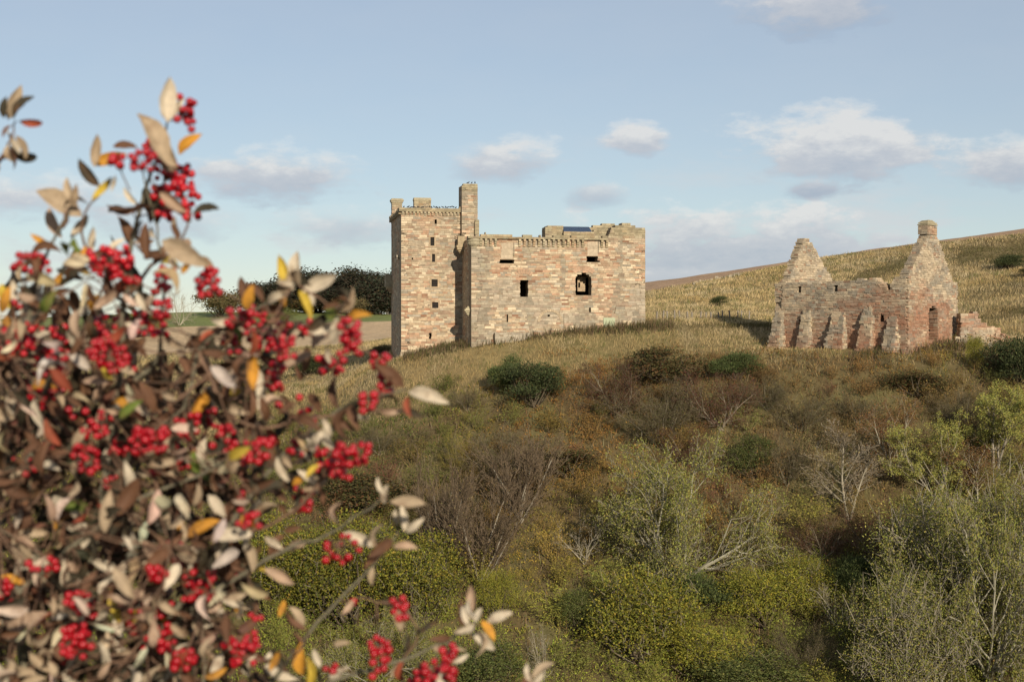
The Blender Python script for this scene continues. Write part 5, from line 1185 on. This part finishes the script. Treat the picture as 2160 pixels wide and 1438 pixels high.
    # ---- branches (pixels along each, depth at both ends, thickness)
    BR = [([(150, 1560), (175, 1300), (215, 1050), (250, 820), (262, 640), (285, 470), (330, 330), (352, 258)], 1.9, 1.74, .0065, .0012), ([(60, 1560), (40, 1250), (60, 1000), (70, 850), (60, 700), (90, 560), (150, 440)], 1.95, 1.7, .007, .0012), ([(215, 1050), (300, 930), (385, 860), (420, 740), (470, 690), (560, 640), (625, 600)], 1.85, 1.7, .004, .0011),
          ([(240, 1480), (330, 1350), (450, 1250), (600, 1160), (690, 1130), (800, 1055)], 1.85, 1.72, .0045, .001), ([(330, 1350), (470, 1130), (560, 1000), (640, 920), (740, 850), (860, 820)], 1.82, 1.7, .004, .001), ([(520, 1500), (620, 1380), (690, 1290), (790, 1190), (842, 1120)], 1.8, 1.74, .0030, .001), ([(600, 1480), (720, 1430), (850, 1390), (960, 1340), (1012, 1308)], 1.8, 1.75, .0028, .001),
          ([(420, 740), (470, 850), (540, 900), (650, 880), (760, 870), (850, 860)], 1.75, 1.72, .0026, .001), ([(262, 640), (320, 560), (380, 520), (400, 440)], 1.82, 1.72, .003, .001), ([(60, 850), (150, 760), (200, 640), (240, 560)], 1.86, 1.72, .0034, .001), ([(260, 820), (330, 760), (340, 690), (345, 600), (330, 480), (300, 350)], 1.86, 1.74, .0035, .001), ([(20, 300), (8, 330), (-40, 400), (-80, 560), (-60, 800), (0, 1000)], 1.7, 1.8, .0012, .004), ([(20, 300), (34, 255)], 1.7, 1.7, .0012, .001),
          ([(40, 1250), (150, 1150), (300, 1050), (420, 1000), (520, 940)], 1.8, 1.68, .004, .001), ([(175, 1300), (90, 1180), (-20, 1100)], 1.85, 1.7, .004, .001), ([(470, 1130), (560, 1110), (640, 1060), (690, 980), (720, 960)], 1.78, 1.72, .0025, .001), ([(300, 1500), (300, 1380), (350, 1200), (360, 1150)], 1.8, 1.66, .004, .001), ([(420, 1520), (430, 1400), (425, 1260), (430, 1200)], 1.8, 1.7, .003, .001), ([(850, 1390), (880, 1340), (845, 1280), (750, 1260)], 1.78, 1.74, .0018, .001), ([(70, 850), (20, 760), (-20, 700)], 1.8, 1.7, .003, .001), ([(90, 560), (60, 540), (55, 530)], 1.72, 1.72, .0015, .001), ([(625, 600), (690, 640), (735, 690), (790, 760)], 1.7, 1.72, .0015, .0009),
          ([(1080, 1600), (1110, 1500), (1122, 1420)], 1.8, 1.76, .0025, .001), ([(700, 1560), (800, 1470), (900, 1420), (955, 1385)], 1.82, 1.75, .0028, .001), ([(262, 640), (200, 560), (170, 470), (215, 400)], 1.8, 1.72, .0024, .001)]
    nodes = []
    for pts, Ya, Yc, r0, r1 in BR:
        pw = []; n = len(pts)
        for i, (x, y) in enumerate(pts): pw.append(P(x, y, Ya+(Yc-Ya)*i/(n-1)))
        # smooth the path
        sm = []
        for i in range(n-1):
            p0 = pw[max(i-1, 0)]; p1 = pw[i]; p2 = pw[i+1]; p3 = pw[min(i+2, n-1)]
            for t in (0, .25, .5, .75): sm.append(.5*((2*p1)+(p2-p0)*t+(2*p0-5*p1+4*p2-p3)*t*t+(3*p1-p0-3*p2+p3)*t**3)+Vector((rn.uniform(-1, 1), rn.uniform(-1, 1), rn.uniform(-1, 1)))*.0018)
        sm.append(pw[-1]); nodes += sm
        if pts[0][1] > 1438:                      # carry the branch down to the root
            a = sm[0]; sm = [base+(a-base)*t+Vector((math.sin(t*5)*.04, 0, 0)) for t in (0, .25, .5, .75)]+sm; r0 *= 1.25
        V, Q = tube_path([p-base for p in sm], r0, r1, 6); obj('branch', quad_mesh('branch', V, Q, smooth=True), M['bbark'] if r0 > .0034 else M['btwig'], root)
    nodes = np.array([tuple(v) for v in nodes])
    # ---- outline of the leafy mass, filled with leaves and twigs
    poly = [(0, 590), (60, 545), (110, 520), (150, 470), (200, 520), (250, 470), (300, 400), (330, 470), (400, 530), (380, 600), (330, 640), (300, 720), (300, 780), (400, 720), (480, 670), (600, 650), (700, 690), (745, 740), (690, 790), (640, 790), (600, 840), (630, 880), (740, 930), (700, 1010), (640, 1060), (560, 1040), (600, 1130), (520, 1180), (560, 1240), (520, 1300), (600, 1400), (560, 1470), (-60, 1470), (-60, 620)]
    def inside(x, y):
        c = False; j = len(poly)-1
        for i in range(len(poly)):
            xi, yi = poly[i]; xj, yj = poly[j]
            if (yi > y) != (yj > y) and x < (xj-xi)*(y-yi)/(yj-yi)+xi: c = not c
            j = i
        return c
    n = 0; twl = []
    while n < 1500:
        x = rn.uniform(-60, 760); y = rn.uniform(380, 1470)
        if not inside(x, y): continue
        dens = .25+.75*min(1, max(0, (y-620)/250))*min(1, max(.0, (640-x)/230)) if x > 60 or y < 700 else 1
        if rn.random() > dens: continue
        n += 1; Y = rn.triangular(1.55, 2.35, 1.85); p = P(x, y, Y); ax = Vector((rn.gauss(0, 1), rn.gauss(0, .8), rn.gauss(.1, 1))).normalized()
        c = pick()
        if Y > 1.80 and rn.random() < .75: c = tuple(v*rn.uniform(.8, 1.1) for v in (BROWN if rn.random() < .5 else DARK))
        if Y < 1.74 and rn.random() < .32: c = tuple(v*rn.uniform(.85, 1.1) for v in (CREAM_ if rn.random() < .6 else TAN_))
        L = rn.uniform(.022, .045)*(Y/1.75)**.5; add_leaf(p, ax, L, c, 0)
        if rn.random() < .8:
            d = nodes-np.array(p); k = int(np.argmin((d**2).sum(1))); q = Vector(nodes[k]); st = p-ax*L*.5
            if (q-st).length < .16: m = (q+st)/2+Vector((rn.gauss(0, .006), rn.gauss(0, .006), rn.gauss(-.004, .006))); twl += [(tuple(q), tuple(m), .0011, .0009), (tuple(m), tuple(st), .0009, .0006)]
    n = 0
    while n < 520:
        x = rn.uniform(-60, 600); y = rn.uniform(640, 1470)
        if not inside(x, y) or rn.random() > min(1, (y-600)/220)*min(1, (640-x)/260): continue
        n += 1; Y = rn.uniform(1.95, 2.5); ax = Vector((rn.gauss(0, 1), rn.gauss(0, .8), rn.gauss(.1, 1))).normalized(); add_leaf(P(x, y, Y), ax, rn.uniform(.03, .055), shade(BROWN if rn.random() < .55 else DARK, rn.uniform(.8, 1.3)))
    # sparse leaves along the outer twigs
    idx = rng.choice(len(nodes), 270)
    for k in idx:
        p = Vector(nodes[k])
        if p.z < -.5 or p.y/1.0 < 1: continue
        ax = Vector((rn.gauss(0, 1), rn.gauss(0, .6), rn.gauss(.2, 1))).normalized(); L = rn.uniform(.022, .042); add_leaf(p+ax*L*.6, ax, L)
    leaves.sort(key=lambda t: -t[0]); rest = []
    for k, (pr, m, sh, c) in enumerate(leaves):
        if k < 300:
            o = bpy.data.objects.new('leaf', lm[sh]); COL.objects.link(o); o.parent = root; o.matrix_basis = Matrix.Translation(-base) @ m; o.color = (*c, 1)
        else: rest.append((m, sh, c))
    VV = []; QQ = []; CC = []; off = 0
    for m, sh, c in rest:
        V, Q = shapes[sh]; A = np.array(m)[:3]; v = V@A[:, :3].T+A[:, 3]-np.array(base); VV.append(v); QQ.append(Q+off); off += len(v); CC.append(np.tile(c, (len(v), 1)))
    o = obj('leaves', quad_mesh('leaves', np.concatenate(VV), np.concatenate(QQ), np.concatenate(CC), smooth=True), M['bleaf'], root); o['kind'] = 'stuff'
    V, Q = tubes([t[0] for t in twl], [t[1] for t in twl], np.array([t[2] for t in twl]), np.array([t[3] for t in twl]), 4); o = obj('twigs', quad_mesh('twigs', V-np.array(base), Q), M['btwig'], root); o['kind'] = 'stuff'
    # ---- berries: clusters (px, py, half width, half height, count)
    CL = [(372, 378, 32, 34, 26), (370, 425, 42, 34, 34), (392, 242, 14, 34, 12), (300, 338, 24, 18, 10), (320, 310, 16, 14, 7), (245, 340, 14, 10, 5), (236, 556, 46, 34, 36), (345, 590, 20, 24, 12), (345, 650, 16, 18, 6), (58, 556, 36, 18, 15), (436, 594, 20, 30, 16), (30, 715, 36, 30, 24), (88, 722, 44, 34, 34), (100, 795, 36, 34, 26), (82, 838, 24, 22, 14), (230, 690, 26, 34, 18), (225, 745, 32, 26, 18), (255, 772, 22, 16, 8), (318, 682, 30, 24, 16),
          (505, 672, 24, 16, 10), (540, 660, 18, 18, 8), (565, 712, 42, 26, 26), (606, 735, 16, 22, 8), (650, 690, 12, 14, 6), (490, 722, 18, 22, 9), (700, 770, 26, 16, 10), (738, 712, 18, 34, 18), (580, 795, 18, 26, 10), (802, 770, 16, 22, 9), (815, 812, 14, 18, 9), (778, 848, 16, 18, 8), (640, 874, 24, 12, 6), (590, 856, 4, 4, 1), (627, 842, 5, 5, 1), (668, 885, 6, 6, 1),
          (265, 940, 30, 22, 15), (312, 930, 32, 24, 20), (350, 932, 26, 20, 12), (385, 965, 24, 22, 12), (392, 900, 28, 24, 16), (180, 965, 22, 26, 12), (205, 892, 24, 26, 11), (325, 990, 10, 10, 3), (470, 925, 26, 26, 11), (543, 948, 28, 26, 13), (700, 968, 30, 26, 15), (740, 958, 28, 22, 14), (716, 992, 26, 16, 8), (770, 944, 10, 8, 3), (640, 1052, 16, 22, 10), (510, 1044, 8, 10, 2), (522, 1092, 26, 16, 8), (355, 1175, 34, 26, 24), (332, 1206, 16, 12, 6), (725, 1158, 34, 26, 11), (420, 1232, 26, 30, 19), (486, 1222, 10, 12, 3), (14, 1245, 16, 22, 8), (165, 1262, 18, 22, 10), (176, 1292, 20, 22, 10),
          (318, 1305, 40, 30, 24), (290, 1298, 20, 16, 7), (332, 1352, 24, 16, 8), (160, 1350, 30, 28, 18), (136, 1378, 14, 18, 6), (385, 1388, 26, 18, 9), (350, 1366, 16, 10, 4), (505, 1378, 26, 26, 12), (534, 1350, 12, 14, 5), (842, 1282, 12, 22, 8), (800, 1385, 18, 36, 14), (948, 1400, 14, 36, 13), (900, 1412, 24, 20, 9), (880, 1428, 14, 14, 4), (700, 1402, 12, 12, 3), (100, 940, 12, 12, 3), (110, 1185, 12, 12, 4), (150, 870, 10, 10, 2), (60, 1190, 20, 10, 3), (430, 880, 20, 16, 5), (120, 770, 18, 14, 5), (30, 640, 14, 10, 3), (300, 870, 12, 8, 2), (745, 1268, 5, 5, 1), (620, 945, 14, 14, 4), (540, 1300, 12, 10, 3), (60, 980, 24, 18, 6), (240, 1020, 16, 12, 4)]
    bpy_ico = []
    t = (1+5**.5)/2; iv = [(-1, t, 0), (1, t, 0), (-1, -t, 0), (1, -t, 0), (0, -1, t), (0, 1, t), (0, -1, -t), (0, 1, -t), (t, 0, -1), (t, 0, 1), (-t, 0, -1), (-t, 0, 1)]
    jf = [(0, 11, 5), (0, 5, 1), (0, 1, 7), (0, 7, 10), (0, 10, 11), (1, 5, 9), (5, 11, 4), (11, 10, 2), (10, 7, 6), (7, 1, 8), (3, 9, 4), (3, 4, 2), (3, 2, 6), (3, 6, 8), (3, 8, 9), (4, 9, 5), (2, 4, 11), (6, 2, 10), (8, 6, 7), (9, 8, 1)]
    vv = [Vector(v).normalized() for v in iv]; ff = []; cache = {}
    def mid(a, b):
        k = (min(a, b), max(a, b))
        if k not in cache: vv.append(((vv[a]+vv[b])/2).normalized()); cache[k] = len(vv)-1
        return cache[k]
    for a, b, c in jf:
        d, e, f = mid(a, b), mid(b, c), mid(c, a); ff += [(a, d, f), (b, e, d), (c, f, e), (d, e, f)]
    SV = np.array([tuple(v) for v in vv])*np.array([1, 1, .93]); SF = np.array(ff); bme = quad_mesh('berry', SV, SF, smooth=True); bme.materials.append(M['berry'])
    BV = []; BF = []; off = 0; k = 0
    CL = [(a, b, c*1.08, d*1.08, int(e*1.35) if e > 3 else e) for a, b, c, d, e in CL]
    order = sorted(CL, key=lambda c: -c[4])
    for ci, (px, py, hw, hh, n) in enumerate(order):
        Y = Yb+rn.uniform(-.16, .10); cen = P(px, py, Y); m = Y/F; d = nodes-np.array(cen); foot = Vector(nodes[int(np.argmin((d**2).sum(1)))])
        if (foot-cen).length > .12: foot = cen+Vector((rn.uniform(-.01, .01), .03, -.03))
        inner = cen+(foot-cen).normalized()*min((foot-cen).length*.6, hh*m*.8); pts = []
        for _ in range(n*30):
            if len(pts) >= n: break
            q = cen+Vector((rn.uniform(-1, 1)*hw*m, rn.uniform(-1, 1)*max(hw, hh)*m*.8, rn.uniform(-1, 1)*hh*m))
            if all((q-p).length > .0074 for p in pts): pts.append(q)
        segs = [(tuple(foot-base), tuple(inner-base), .0010, .0009)]+[(tuple(inner-base), tuple((inner+(p-inner)*.5+Vector((0, 0, .002)))-base), .0007, .0005) for p in pts]+[(tuple((inner+(p-inner)*.5+Vector((0, 0, .002)))-base), tuple(p-base), .0005, .0004) for p in pts]
        V, Q = tubes([s[0] for s in segs], [s[1] for s in segs], np.array([s[2] for s in segs]), np.array([s[3] for s in segs]), 4)
        cl = obj('berry_cluster', quad_mesh('berry_cluster', V, Q), M['btwig'], root)
        for p in pts:
            r = rn.uniform(.0036, .0056)
            if k < 300 or n == 1:
                o = bpy.data.objects.new('berry', bme); COL.objects.link(o); o.parent = cl; o.location = p-base; o.scale = (r, r, r); o.rotation_euler = (rn.random()*3, rn.random()*3, 0); k += 1
            else:
                BV.append(SV*r+np.array(p-base)); BF.append(SF+off); off += len(SV)
    o = obj('berries', quad_mesh('berries', np.concatenate(BV), np.concatenate(BF), smooth=True), M['berry'], root); o['kind'] = 'stuff'
build_berry_bush()
